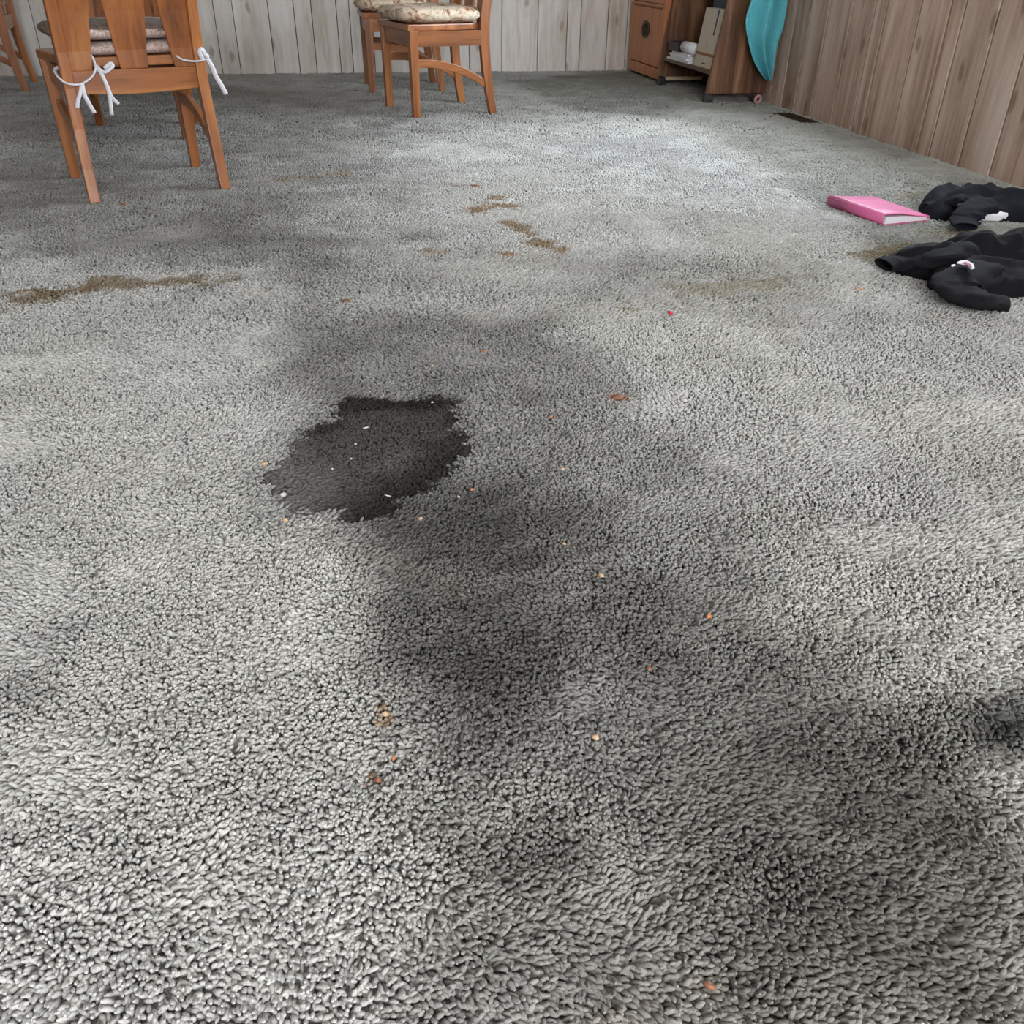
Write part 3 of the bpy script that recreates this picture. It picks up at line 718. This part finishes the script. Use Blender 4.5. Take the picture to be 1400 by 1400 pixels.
# ------------------------------------------------------------------ walnut shelf unit on casters, open towards the room
SY0, SY1, SX1, SZ0, SZ1 = 5.20, 6.09, XR-.012, .05, .66
def front_x(z): return 2.098 + (z-SZ0)*.145
unit = empty('shelf_unit', (2.3, 5.65, 0), 0, 'dark walnut open shelf unit on casters against the right wall', 'shelf unit')
def side_panel(y0, y1):
    zz = [SZ0, .2, .35, .5, SZ1]
    rings = [[(front_x(z)-2.3, y0-5.65, z), (SX1-2.3, y0-5.65, z), (SX1-2.3, y1-5.65, z), (front_x(z)-2.3, y1-5.65, z)] for z in zz]
    return prism(rings, .002, 1)
obj('side_panel', side_panel(SY0, SY0+.02), M['walnut'], unit)
obj('side_panel', side_panel(SY1-.02, SY1), M['walnut'], unit)
shelf_z = .165
obj('shelf', box(front_x(shelf_z)+.008-2.3, SX1-2.3, SY0+.02-5.65, SY1-.02-5.65, shelf_z-.02, shelf_z, .002, 1), M['walnutY'], unit)
obj('shelf', box(front_x(SZ1)-.01-2.3, SX1-2.3, SY0-.01-5.65, SY1+.01-5.65, SZ1, SZ1+.022, .003, 1), M['walnutY'], unit)
obj('back_panel', box(SX1-.012-2.3, SX1-2.3, SY0+.02-5.65, SY1-.02-5.65, shelf_z+.001, SZ1-.001), M['walnut'], unit)
obj('brace', box(2.15-2.3, 2.44-2.3, SY1-.045-5.65, SY1-.022-5.65, .028, .05, .002, 1), M['pale_wood'], unit)
for cy in (SY0+.03, SY1-.03):
    for cx in (2.125, 2.42):
        cst = empty('caster', (cx-2.3, cy-5.65, 0)); cst.parent = unit
        rings = [[(-.022*k, -.02*k, z), (.022*k, -.02*k, z), (.022*k, .02*k, z), (-.022*k, .02*k, z)] for k, z in ((1.15, .004), (1.1, .02), (.8, .049))]
        obj('housing', prism(rings, .003), M['black_plastic'], cst)
        obj('wheel', tube([(0, -.016, .02), (0, .016, .02)], .0198, 14), M['black_plastic'], cst)
# on the shelf
def on_shelf(name, bm, mat, label, cat, smooth=False, **k):
    return tag(obj(name, bm, mat, None, smooth), label, cat, **k)
zs = shelf_z + .0005
bk = empty('file_box', (2.165, 5.42, zs), 0, 'beige card file box with navy strip standing on the walnut shelf unit', 'box')
def lean(x, z): return x + .145*z
bw = [(lean(-.028, 0), 0), (lean(.03, 0), 0), (lean(.03, .30), .30), (lean(-.028, .30), .30)]
obj('body', prism([[(x, -.16, z) for x, z in bw], [(x, .13, z) for x, z in bw]], .003), M['beige_card'], bk)
def decal(y0, y1, z0, z1, mat, nm):
    q = [(lean(-.0288, z0), z0), (lean(-.0276, z0), z0), (lean(-.0276, z1), z1), (lean(-.0288, z1), z1)]
    obj(nm, prism([[(x, y0, z) for x, z in q], [(x, y1, z) for x, z in q]]), mat, bk)
decal(-.085, -.065, .17, .296, M['navy'], 'spine_strip'); decal(-.158, .128, .062, .076, M['brown_stripe'], 'stripe'); decal(-.02, -.012, .10, .125, M['navy'], 'mark'); decal(-.05, .0, .02, .026, M['navy'], 'mark')
bb = box(2.25, 2.44, 5.24, 5.62, zs, zs+.40, .004, 1)
o = tag(obj('storage_box', bb, M['dark_blue']), 'dark slate blue box behind the beige file box on the shelf unit', 'box')
o = empty('paper_stack', (2.17, 5.80, zs), 0, 'loose stack of white papers lying on the walnut shelf', 'papers')
for i in range(4):
    q = obj('sheet', box(-.05+.004*i, .13, -.19+.012*i, .17-.015*i, .012*i+.0003, .012*i+.0115, .002, 1), M['white_paper'], o); q.rotation_euler.z = (.03, -.05, .06, .0)[i]
rollb = tube([(2.16, 5.60, zs+.0795), (2.16, 5.70, zs+.0795), (2.16, 5.78, zs+.0795)], .031, 20)
tag(obj('paper_roll', rollb, M['white_paper'], None, True), 'white paper roll lying on the stack of papers on the shelf', 'paper roll')
tag(obj('small_box', box(2.125, 2.24, 5.80, 5.98, zs+.0485, zs+.098, .003, 1), M['black_plastic']), 'small black box on the white papers at the far shelf end', 'box')

# ------------------------------------------------------------------ teal towel hanging over the near side of the shelf unit
YT = SY0 - .085
Lp = [(1029,-60),(1024,-20),(1022,0),(1016,20),(1015,33),(1018,52),(1026,80),(1036,97),(1046,108)]
Rp = [(1086,-60),(1081,-20),(1078,0),(1076,18),(1073,33),(1064,56),(1060,72),(1057,90),(1052,110)]
Lw = spline([onplane(*p, 1, YT) for p in Lp], 46); Rw = spline([onplane(*p, 1, YT) for p in Rp], 46)
top = [Vector((Lw[0].x+.01, YT, SZ1+.026)), Vector((Rw[0].x-.03, YT, SZ1+.026))]
def towel():
    b = bmesh.new(); nu = 40; rows = []
    Lq = [Vector((top[0].x, SY0+.12, SZ1+.030)), Vector((top[0].x, SY0-.005, SZ1+.032)), Vector((top[0].x, YT+.03, SZ1+.01))] + Lw
    Rq = [Vector((top[1].x, SY0+.12, SZ1+.030)), Vector((top[1].x, SY0-.005, SZ1+.032)), Vector((top[1].x, YT+.03, SZ1+.01))] + Rw
    for j, (a, c_) in enumerate(zip(Lq, Rq)):
        row = []; v = j/(len(Lq)-1)
        for i in range(nu+1):
            u = i/nu; p = a.lerp(c_, u)
            f = math.sin(u*2*math.pi*2.3 + .8 + .8*v) + .25*math.sin(u*2*math.pi*4.1 + 2*v)
            amp = (.048*min(1, max(0, (v-.05)/.2))*(1-.45*v))
            p = p + Vector((0, -amp*f - .012*math.sin(math.pi*u), 0))
            if p.x > XR-.02: p.x = XR-.02 - .0*(p.x-XR)
            row.append(b.verts.new(p))
        rows.append(row)
    for r0, r1 in zip(rows, rows[1:]):
        for i in range(nu): b.faces.new((r0[i], r0[i+1], r1[i+1], r1[i]))
    return b
tw = obj('towel', towel(), M['teal'], None, True); tag(tw, 'teal towel hanging in folds over the end of the walnut shelf unit', 'towel')
sd = tw.modifiers.new('thickness', 'SOLIDIFY'); sd.thickness = .004

# pink ring by the wall
p = fl(1029, 137)
b = bmesh.new(); R0, r0 = .018, .0085; ns, nt = 24, 10
vv = [[b.verts.new(((R0+r0*math.cos(2*math.pi*j/nt))*math.cos(2*math.pi*i/ns), r0*math.sin(2*math.pi*j/nt), (R0+r0*math.cos(2*math.pi*j/nt))*math.sin(2*math.pi*i/ns))) for j in range(nt)] for i in range(ns)]
for i in range(ns):
    for j in range(nt): b.faces.new((vv[i][j], vv[(i+1) % ns][j], vv[(i+1) % ns][(j+1) % nt], vv[i][(j+1) % nt]))
rg = obj('hair_tie', b, M['ring_pink'], None, True, (2.40, 5.15, R0+r0-.002)); rg.rotation_euler = (.15, 0, .2)
tag(rg, 'small dusty pink ring on the carpet beside the walnut shelf unit', 'ring')

# floor vent
vx0, vx1, vy0, vy1 = VENT
vt = empty('floor_vent', ((vx0+vx1)/2, (vy0+vy1)/2, 0), 0, 'dark metal floor vent set in the carpet along the right wall', 'vent')
hx, hy = (vx1-vx0)/2, (vy1-vy0)/2; f = .014
for q in ((-hx, hx, -hy, -hy+f), (-hx, hx, hy-f, hy), (-hx, -hx+f, -hy+f, hy-f), (hx-f, hx, -hy+f, hy-f)):
    obj('frame', box(q[0], q[1], q[2], q[3], -.012, -.002, .001, 1), M['dark_metal'], vt)
nl = 16
lm = None
for i in range(nl):
    y = -hy+f + (i+.5)*(2*hy-2*f)/nl
    if lm is None:
        o = obj('louvre', prism([[(x, -.0065, -.016), (x, -.004, -.016), (x, .0065, -.004), (x, .004, -.004)] for x in (-hx+f, hx-f)]), M['dark_metal'], vt); lm = o.data
    else: o = obj('louvre', lm, None, vt)
    o.location = (0, y, 0)
obj('duct', box(-hx+.002, hx-.002, -hy+.002, hy-.002, -.09, -.05), M['black_plastic'], vt)

# ------------------------------------------------------------------ pink ring binder lying on the carpet
A_ = fl(1136, 284); B_ = fl(1203, 308); C_ = fl(1254, 299)
sp_v = (B_-A_); Ls = .27; ang = math.atan2(sp_v.y, sp_v.x)
ctr = (A_+B_)/2
nb = empty('folder', (ctr.x, ctr.y, .002), ang, 'pink plastic folder lying closed on the carpet near the black clothes', 'folder')
# local: x along spine (towards camera), y to the left of spine direction = away (right in the picture)
W = .182; TH = .034
def cover(zf, t_):
    b = bmesh.new(); n = 12
    rows = []
    for i in range(n+1):
        u = i/n; y = u*W
        rows.append([b.verts.new((x*Ls, y, zf(u, x))) for x in (-.5, -.25, 0, .25, .5)])
    for r0, r1 in zip(rows, rows[1:]):
        for j in range(4): b.faces.new((r0[j], r0[j+1], r1[j+1], r1[j]))
    r_ = bmesh.ops.extrude_face_region(b, geom=b.faces[:])
    bmesh.ops.translate(b, verts=[v for v in r_['geom'] if isinstance(v, bmesh.types.BMVert)], vec=(0, 0, -t_))
    return b
obj('front_cover', cover(lambda u, x: TH*(1-u)**1.15*(.92) + .016*u + .004 + .004*math.sin(u*5)*(x+.5), .0025), M['pink'], nb, True)
obj('back_cover', cover(lambda u, x: .003, .0025), M['pink'], nb, False)
rings = []
for i in range(9):
    a = math.pi*i/8; yy = -.010*math.sin(a); zz = .002 + (TH)*(1-math.cos(a))/2
    rings.append((yy, zz))
b = bmesh.new(); va = [b.verts.new((-Ls/2, y, z)) for y, z in rings]; vb = [b.verts.new((Ls/2, y, z)) for y, z in rings]
vc = [b.verts.new((-Ls/2, y+.003, z)) for y, z in rings]; vd = [b.verts.new((Ls/2, y+.003, z)) for y, z in rings]
for i in range(8):
    b.faces.new((va[i], va[i+1], vb[i+1], vb[i])); b.faces.new((vc[i], vd[i], vd[i+1], vc[i+1]))
    b.faces.new((va[i], vc[i], vc[i+1], va[i+1])); b.faces.new((vb[i], vb[i+1], vd[i+1], vd[i]))
b.faces.new((va[0], vb[0], vd[0], vc[0])); b.faces.new((va[8], vc[8], vd[8], vb[8]))
sp_o = obj('spine', b, M['pink'], nb, True)
obj('spine_crease', tube([(-Ls/2, .001, TH+.002), (Ls/2, .001, TH+.002)], .0024, 6), M['pink_pale'], nb, True)
pgs = prism([[(-Ls/2+.006, .006, .0035), (Ls/2-.004, .006, .0035), (Ls/2-.004, .006, TH-.008), (-Ls/2+.006, .006, TH-.008)], [(-Ls/2+.006, W*.5, .0035), (Ls/2-.004, W*.5, .0035), (Ls/2-.004, W*.5, .022), (-Ls/2+.006, W*.5, .022)], [(-Ls/2+.006, W-.008, .0035), (Ls/2-.004, W-.008, .0035), (Ls/2-.004, W-.008, .013), (-Ls/2+.006, W-.008, .013)]])
obj('pages', pgs, M['white_paper'], nb)

# ------------------------------------------------------------------ crumpled clothes
def heap(spines, seed, cell=.0045, fold=.5):
    """crumpled cloth over spines [(points xy, radius, height)], folds run along the nearest spine"""
    allp = [q for s in spines for q in s[0]]; mr = max(s[1] for s in spines)+.03
    x0, x1 = min(p[0] for p in allp)-mr, max(p[0] for p in allp)+mr; y0, y1 = min(p[1] for p in allp)-mr, max(p[1] for p in allp)+mr
    nx_, ny_ = int((x1-x0)/cell)+1, int((y1-y0)/cell)+1
    X, Y = np.meshgrid(x0+np.arange(nx_)*cell, y0+np.arange(ny_)*cell); sh = X.shape; X = X.ravel(); Y = Y.ravel()
    e1 = fbm(X, Y, 18, 3, seed); e2 = fbm(X, Y, 50, 2, seed+1)
    Hh = np.zeros(X.size); best = np.full(X.size, 1e9); inside = np.full(X.size, -1.0)
    for pts, r_, h in spines:
        # distance and arc position
        d2 = np.full(X.size, 1e9); side = np.zeros(X.size); arc = np.zeros(X.size); acc = 0
        for (ax_, ay_), (bx, by) in zip(pts, pts[1:]):
            ex, ey = bx-ax_, by-ay_; ll = math.hypot(ex, ey)+1e-9
            t = np.clip(((X-ax_)*ex+(Y-ay_)*ey)/(ll*ll), 0, 1); dd = (X-ax_-t*ex)**2+(Y-ay_-t*ey)**2
            m_ = dd < d2; d2 = np.where(m_, dd, d2); side = np.where(m_, ((X-ax_)*ey-(Y-ay_)*ex)/ll, side); arc = np.where(m_, acc+t*ll, arc); acc += ll
        d = np.sqrt(d2)/(r_*(.86+.35*e1))
        prof = np.sqrt(np.clip(1-d**2.6, 0, 1))
        # folds along the spine, wandering
        ph = side/r_*2.7 + 4.2*fbm(X, Y, 6, 2, seed+2) + 1.2*fbm(X, Y, 18, 2, seed+6)
        fo = 1-np.abs(np.sin(ph))**.8
        fo2 = 1-np.abs(2*fbm(X, Y, 13, 2, seed+4)-1)*2.0
        hh = h*prof*(1-fold*.55 + fold*(.62*fo + .26*fo2))
        Hh = np.maximum(Hh, hh); inside = np.maximum(inside, 1-d)
    keepv = inside > 0
    Hh = np.where(keepv, np.maximum(Hh, .006), 0).reshape(sh); keepv = keepv.reshape(sh); X = X.reshape(sh); Y = Y.reshape(sh)
    b = bmesh.new(); V = {}; 
    def vt_(j, i, low=False):
        k = (j, i, low)
        if k not in V: V[k] = b.verts.new((X[j, i], Y[j, i], -.004 if low else Hh[j, i]))
        return V[k]
    cells = keepv[:-1, :-1] & keepv[1:, :-1] & keepv[:-1, 1:] & keepv[1:, 1:]
    for j, i in zip(*np.nonzero(cells)):
        b.faces.new((vt_(j, i), vt_(j, i+1), vt_(j+1, i+1), vt_(j+1, i)))
        for (dj, di, q0, q1) in ((-1, 0, (j, i+1), (j, i)), (1, 0, (j+1, i), (j+1, i+1)), (0, -1, (j, i), (j+1, i)), (0, 1, (j+1, i+1), (j, i+1))):
            jj, ii = j+dj, i+di
            if not (0 <= jj < cells.shape[0] and 0 <= ii < cells.shape[1] and cells[jj, ii]):
                b.faces.new((vt_(*q0), vt_(*q1), vt_(*q1, True), vt_(*q0, True)))
    for _ in range(4):
        bmesh.ops.smooth_vert(b, verts=[v for v in b.verts if v.co.z > 0], factor=.35, use_axis_x=True, use_axis_y=True, use_axis_z=True)
    return b
def sp_(pts, z): return [tuple(fl(px, py, z)[:2]) for px, py in pts]
def shift(bm, o):
    bmesh.ops.translate(bm, verts=bm.verts[:], vec=(-o[0], -o[1], 0)); return bm
o1 = fl(1330, 290)
g1 = empty('jacket', (o1.x, o1.y, 0), 0, 'crumpled faded navy-black garment lying between the pink folder and the right wall', 'clothing', 'dark clothes on the carpet')
obj('cloth', shift(heap([(sp_([(1290,286),(1310,286),(1340,286),(1400,290),(1450,300)], .02), .07, .06), (sp_([(1300,272),(1322,266),(1362,268),(1385,276),(1440,284)], .045), .085, .085), (sp_([(1400,282),(1470,290)], .02), .12, .05)], 31), o1), M['navy_cloth'], g1, True)
def sleeve(pts, r0, r1, mat, parent, o, seed, flat=.46, cuff=True):
    P = spline(pts, 34); b = bmesh.new(); rings = []; ns = 22; n = len(P)
    for i, p in enumerate(P):
        t = (P[min(i+1, n-1)]-P[max(i-1, 0)]).normalized(); a = t.cross(Vector((0, 0, 1))).normalized(); nn = a.cross(t); v = i/(n-1)
        rr_ = r0+(r1-r0)*v; ring = []
        for k in range(ns):
            an = 2*math.pi*k/ns; q = Vector((math.cos(an), math.sin(an), 0))
            w_ = 1 + .34*mnoise.noise(Vector((v*7+seed, q.x*1.6, q.y*1.6))) + .20*mnoise.noise(Vector((v*26, q.x*2+seed, q.y*2)))
            if cuff and v > .86: w_ = 1.0
            pt = p + a*(q.x*rr_*w_) + nn*(q.y*rr_*w_*flat*(1-.3*v)); pt.z = max(pt.z, -.003)
            ring.append(b.verts.new(pt-Vector((o.x, o.y, 0))))
        rings.append(ring)
    # cuff opening: turn the edge inwards
    last = rings[-1]; cen_ = sum((v.co for v in last), Vector())/ns; tdir = (P[-1]-P[-2]).normalized()
    for sc_, dp in ((.88, 0.0), (.80, -.02), (.55, -.035)):
        rings.append([b.verts.new(cen_+(v.co-cen_)*sc_+tdir*dp) for v in last])
    for r_0, r_1 in zip(rings, rings[1:]):
        for k in range(ns): b.faces.new((r_0[k], r_0[(k+1) % ns], r_1[(k+1) % ns], r_1[k]))
    b.faces.new(rings[0][::-1]); b.faces.new(rings[-1])
    return obj('sleeve', b, mat, parent, True)
def at(px, py, z): return fl(px, py, z)
sleeve([at(1345,280,.06), at(1325,290,.05), at(1318,302,.032), at(1320,310,.026)], .050, .036, M['navy_cloth'], g1, o1, 3)
sleeve([at(1330,275,.06), at(1300,275,.045), at(1282,281,.03), at(1270,284,.026)], .050, .034, M['navy_cloth'], g1, o1, 9)
# white scrap beside it
ps = fl(1352, 303)
b = pad(.10, .05, .03, .008, .05, 12); wh = obj('sock', b, M['white_cloth'], None, True, (ps.x+.02, ps.y+.02, 0)); wh.rotation_euler.z = -.2
tag(wh, 'small white cloth scrap peeking out under the navy-black garment', 'cloth')

o2 = fl(1350, 370)
g2 = empty('hoodie', (o2.x, o2.y, 0), 0, 'crumpled black hooded sweatshirt with a red and white logo nearest on the carpet', 'clothing', 'dark clothes on the carpet')
obj('cloth', shift(heap([(sp_([(1275,352),(1310,352),(1350,350),(1400,350),(1460,352)], .04), .10, .085), (sp_([(1330,336),(1370,330),(1410,328),(1460,330)], .07), .10, .115), (sp_([(1325,378),(1365,376),(1400,372),(1450,372)], .03), .095, .07), (sp_([(1250,348),(1297,340)], .04), .06, .06)], 47), o2), M['black_cloth'], g2, True)
sleeve([at(1330,345,.07), at(1290,352,.055), at(1250,356,.04), at(1222,360,.030), at(1208,362,.028)], .060, .040, M['black_cloth'], g2, o2, 5)
sleeve([at(1345,372,.055), at(1318,386,.05), at(1312,398,.042), at(1335,408,.038), at(1362,413,.034), at(1378,416,.032)], .062, .040, M['black_cloth'], g2, o2, 14)
# logo patch: red shape edged in white, lying on the cloth
def flat_patch(outline, z, dz, mat, nm, par, o):
    pts = [at(px, py, z) for px, py in outline]
    return obj(nm, prism([[(p.x-o.x, p.y-o.y, z) for p in pts], [(p.x-o.x, p.y-o.y, z+dz) for p in pts]]), mat, par)
flat_patch([(1308,360),(1314,357.5),(1322,357.5),(1330,362),(1332,367.5),(1327,368.5),(1322,362.5),(1315,361.5)], .088, .003, M['white_cloth'], 'logo_edge', g2, o2)
flat_patch([(1314,359.5),(1321,358.5),(1328,362.5),(1329,367),(1325,364),(1320,361)], .0912, .001, M['red_print'], 'logo', g2, o2)
flat_patch([(1300,363.5),(1304,362.2),(1306,363.2),(1302,365)], .088, .002, M['white_cloth'], 'logo_edge', g2, o2)
wp = fl(1402, 398); b = pad(.07, .09, .02, .006, .05, 15); w2 = obj('cloth_scrap', b, M['white_cloth'], None, True, (wp.x+.01, wp.y, 0))
tag(w2, 'white cloth edge showing beside the black hooded sweatshirt at the picture edge', 'cloth')

# ------------------------------------------------------------------ crumbs and litter
def crumb(seed, sx, sy, sz):
    b = bmesh.new(); bmesh.ops.create_icosphere(b, subdivisions=2, radius=1)
    for v in b.verts:
        n_ = 1 + .45*mnoise.noise(v.co*1.4+Vector((seed*3.1, 0, seed))) + .2*mnoise.noise(v.co*3.5+Vector((0, seed, 0)))
        v.co = Vector((v.co.x*sx*n_, v.co.y*sy*n_, v.co.z*sz*n_))
    return b
OR = crumb_mat('orange_crumb', srgb(164, 112, 76)); TN = crumb_mat('tan_crumb', srgb(182, 152, 122)); RU = crumb_mat('rust_crumb', srgb(126, 82, 58)); RD = crumb_mat('red_scrap', srgb(190, 36, 62)); WT = crumb_mat('white_fleck', srgb(188, 182, 174))
items = [
    (1175, 394, .013, .008, .006, OR, 'food_crumb', 'orange food crumb in front of the black sweatshirt', 'crumb'),
    (917, 426, .006, .006, .005, RD, 'plastic_scrap', 'tiny bright red scrap on the pale carpet', 'scrap'),
    (846, 541, .013, .008, .004, RU, 'food_crumb', 'flat rust brown food crumb right of the black spill', 'crumb'),
    (663, 479, .008, .005, .004, OR, 'food_crumb', 'orange flake above the black spill', 'crumb'),
    (970, 840, .0042, .0042, .004, OR, 'food_crumb', 'rounded tan-orange crumb on the lower right carpet', 'crumb'),
    (888, 912, .0034, .003, .003, RU, 'food_crumb', 'small rust crumb below the rounded tan-orange crumb', 'crumb'),
    (815, 1006, .0042, .0038, .003, TN, 'food_crumb', 'pale tan curled crumb on the lower middle carpet', 'crumb'),
    (538, 1034, .0026, .003, .003, OR, 'food_crumb', 'bright orange speck at the lower end of the grime trail', 'crumb'),
    (516, 1064, .0045, .0022, .003, RU, 'food_crumb', 'rust sliver lying in a small dark burn mark', 'crumb'),
    (526, 974, .004, .003, .003, TN, 'food_crumb', 'tan crumb on the yellowish spot of the grime trail', 'crumb'),
    (822, 785, .005, .0026, .003, TN, 'food_crumb', 'thin tan crumb in the dark smudge right of the grime trail', 'crumb'),
    (771, 742, .0034, .0018, .002, TN, 'food_crumb', 'pale sliver between the spill and the rounded crumb', 'crumb'),
    (768, 640, .005, .003, .003, TN, 'food_crumb', 'olive tan crumb right of the black spill', 'crumb'),
    (753, 569, .004, .003, .003, OR, 'food_crumb', 'faint orange speck left of the flat rust brown crumb', 'crumb'),
    (575, 708, .004, .003, .003, TN, 'food_crumb', 'tan crumb touching the lower edge of the black spill', 'crumb'),
    (645, 668, .005, .003, .002, OR, 'food_crumb', 'orange shred at the lower right edge of the black spill', 'crumb'),
    (390, 709, .004, .0035, .004, TN, 'food_crumb', 'tan crumb at the lower left corner of the black spill', 'crumb'),
    (387, 674, .005, .004, .004, WT, 'food_crumb', 'pale lump on the left edge of the black spill', 'crumb'),
    (361, 632, .006, .004, .003, TN, 'food_crumb', 'pinkish crumb off the left tip of the black spill', 'crumb'),
    (475, 410, .014, .008, .004, RU, 'food_crumb', 'rust brown crumb on the upper left carpet', 'crumb'),
    (898, 590, .005, .004, .003, WT, 'lint', 'pale lint clot below the flat rust brown crumb', 'lint'),
    (936, 546, .005, .004, .003, WT, 'lint', 'pale lint clot right of the flat rust brown crumb', 'lint'),
    (694, 347, .010, .007, .004, RU, 'food_crumb', 'rust crumb below the brown stain trail', 'crumb'),
    (650, 253, .014, .010, .004, RU, 'food_crumb', 'rust crumb at the top of the brown stain trail', 'crumb'),
    (168, 278, .010, .007, .004, RU, 'food_crumb', 'dark rust crumb by the left foreground chair leg', 'crumb'),
    (591, 499, .005, .0028, .003, TN, 'food_crumb', 'pale seed above the black spill', 'crumb'),
    (652, 526, .004, .003, .003, WT, 'lint', 'white speck at the upper right corner of the black spill', 'lint'),
    (500, 584, .0055, .0016, .0018, WT, 'lint', 'pale rice-like fleck inside the upper black spill', 'lint'),
    (530, 677, .0060, .0010, .0012, WT, 'lint', 'thin white thread in the lower black spill', 'lint'),
    (486, 606, .0022, .0018, .0018, WT, 'lint', 'tiny white lint fleck just below the rice-like fleck in the black spill', 'lint'),
    (480, 626, .0020, .0016, .0016, WT, 'lint', 'tiny white lint fleck at the very centre of the black spill', 'lint'),
    (454, 640, .0022, .0018, .0016, WT, 'lint', 'tiny white lint fleck in the left half of the black spill', 'lint'),
    (591, 549, .0025, .0020, .0018, WT, 'lint', 'tiny white lint fleck near the upper right corner inside the black spill', 'lint'),
    (627, 678, .003, .002, .002, WT, 'lint', 'white grain off the lower right edge of the black spill', 'lint'),
    (970, 1345, .005, .003, .003, RU, 'food_crumb', 'rust shred sunk in the pile near the bottom edge', 'crumb'),
]
for i, (px, py, sx, sy, sz, mt_, nm, lb, ct) in enumerate(items):
    q = fl(px, py, sz)
    cr = obj(nm, crumb(i+1, sx, sy, sz), mt_, None, True, (q.x, q.y, sz*.2)); cr.rotation_euler.z = random.uniform(-.6, .6) - YAW
    tag(cr, lb, ct, 'crumbs and lint on the carpet')
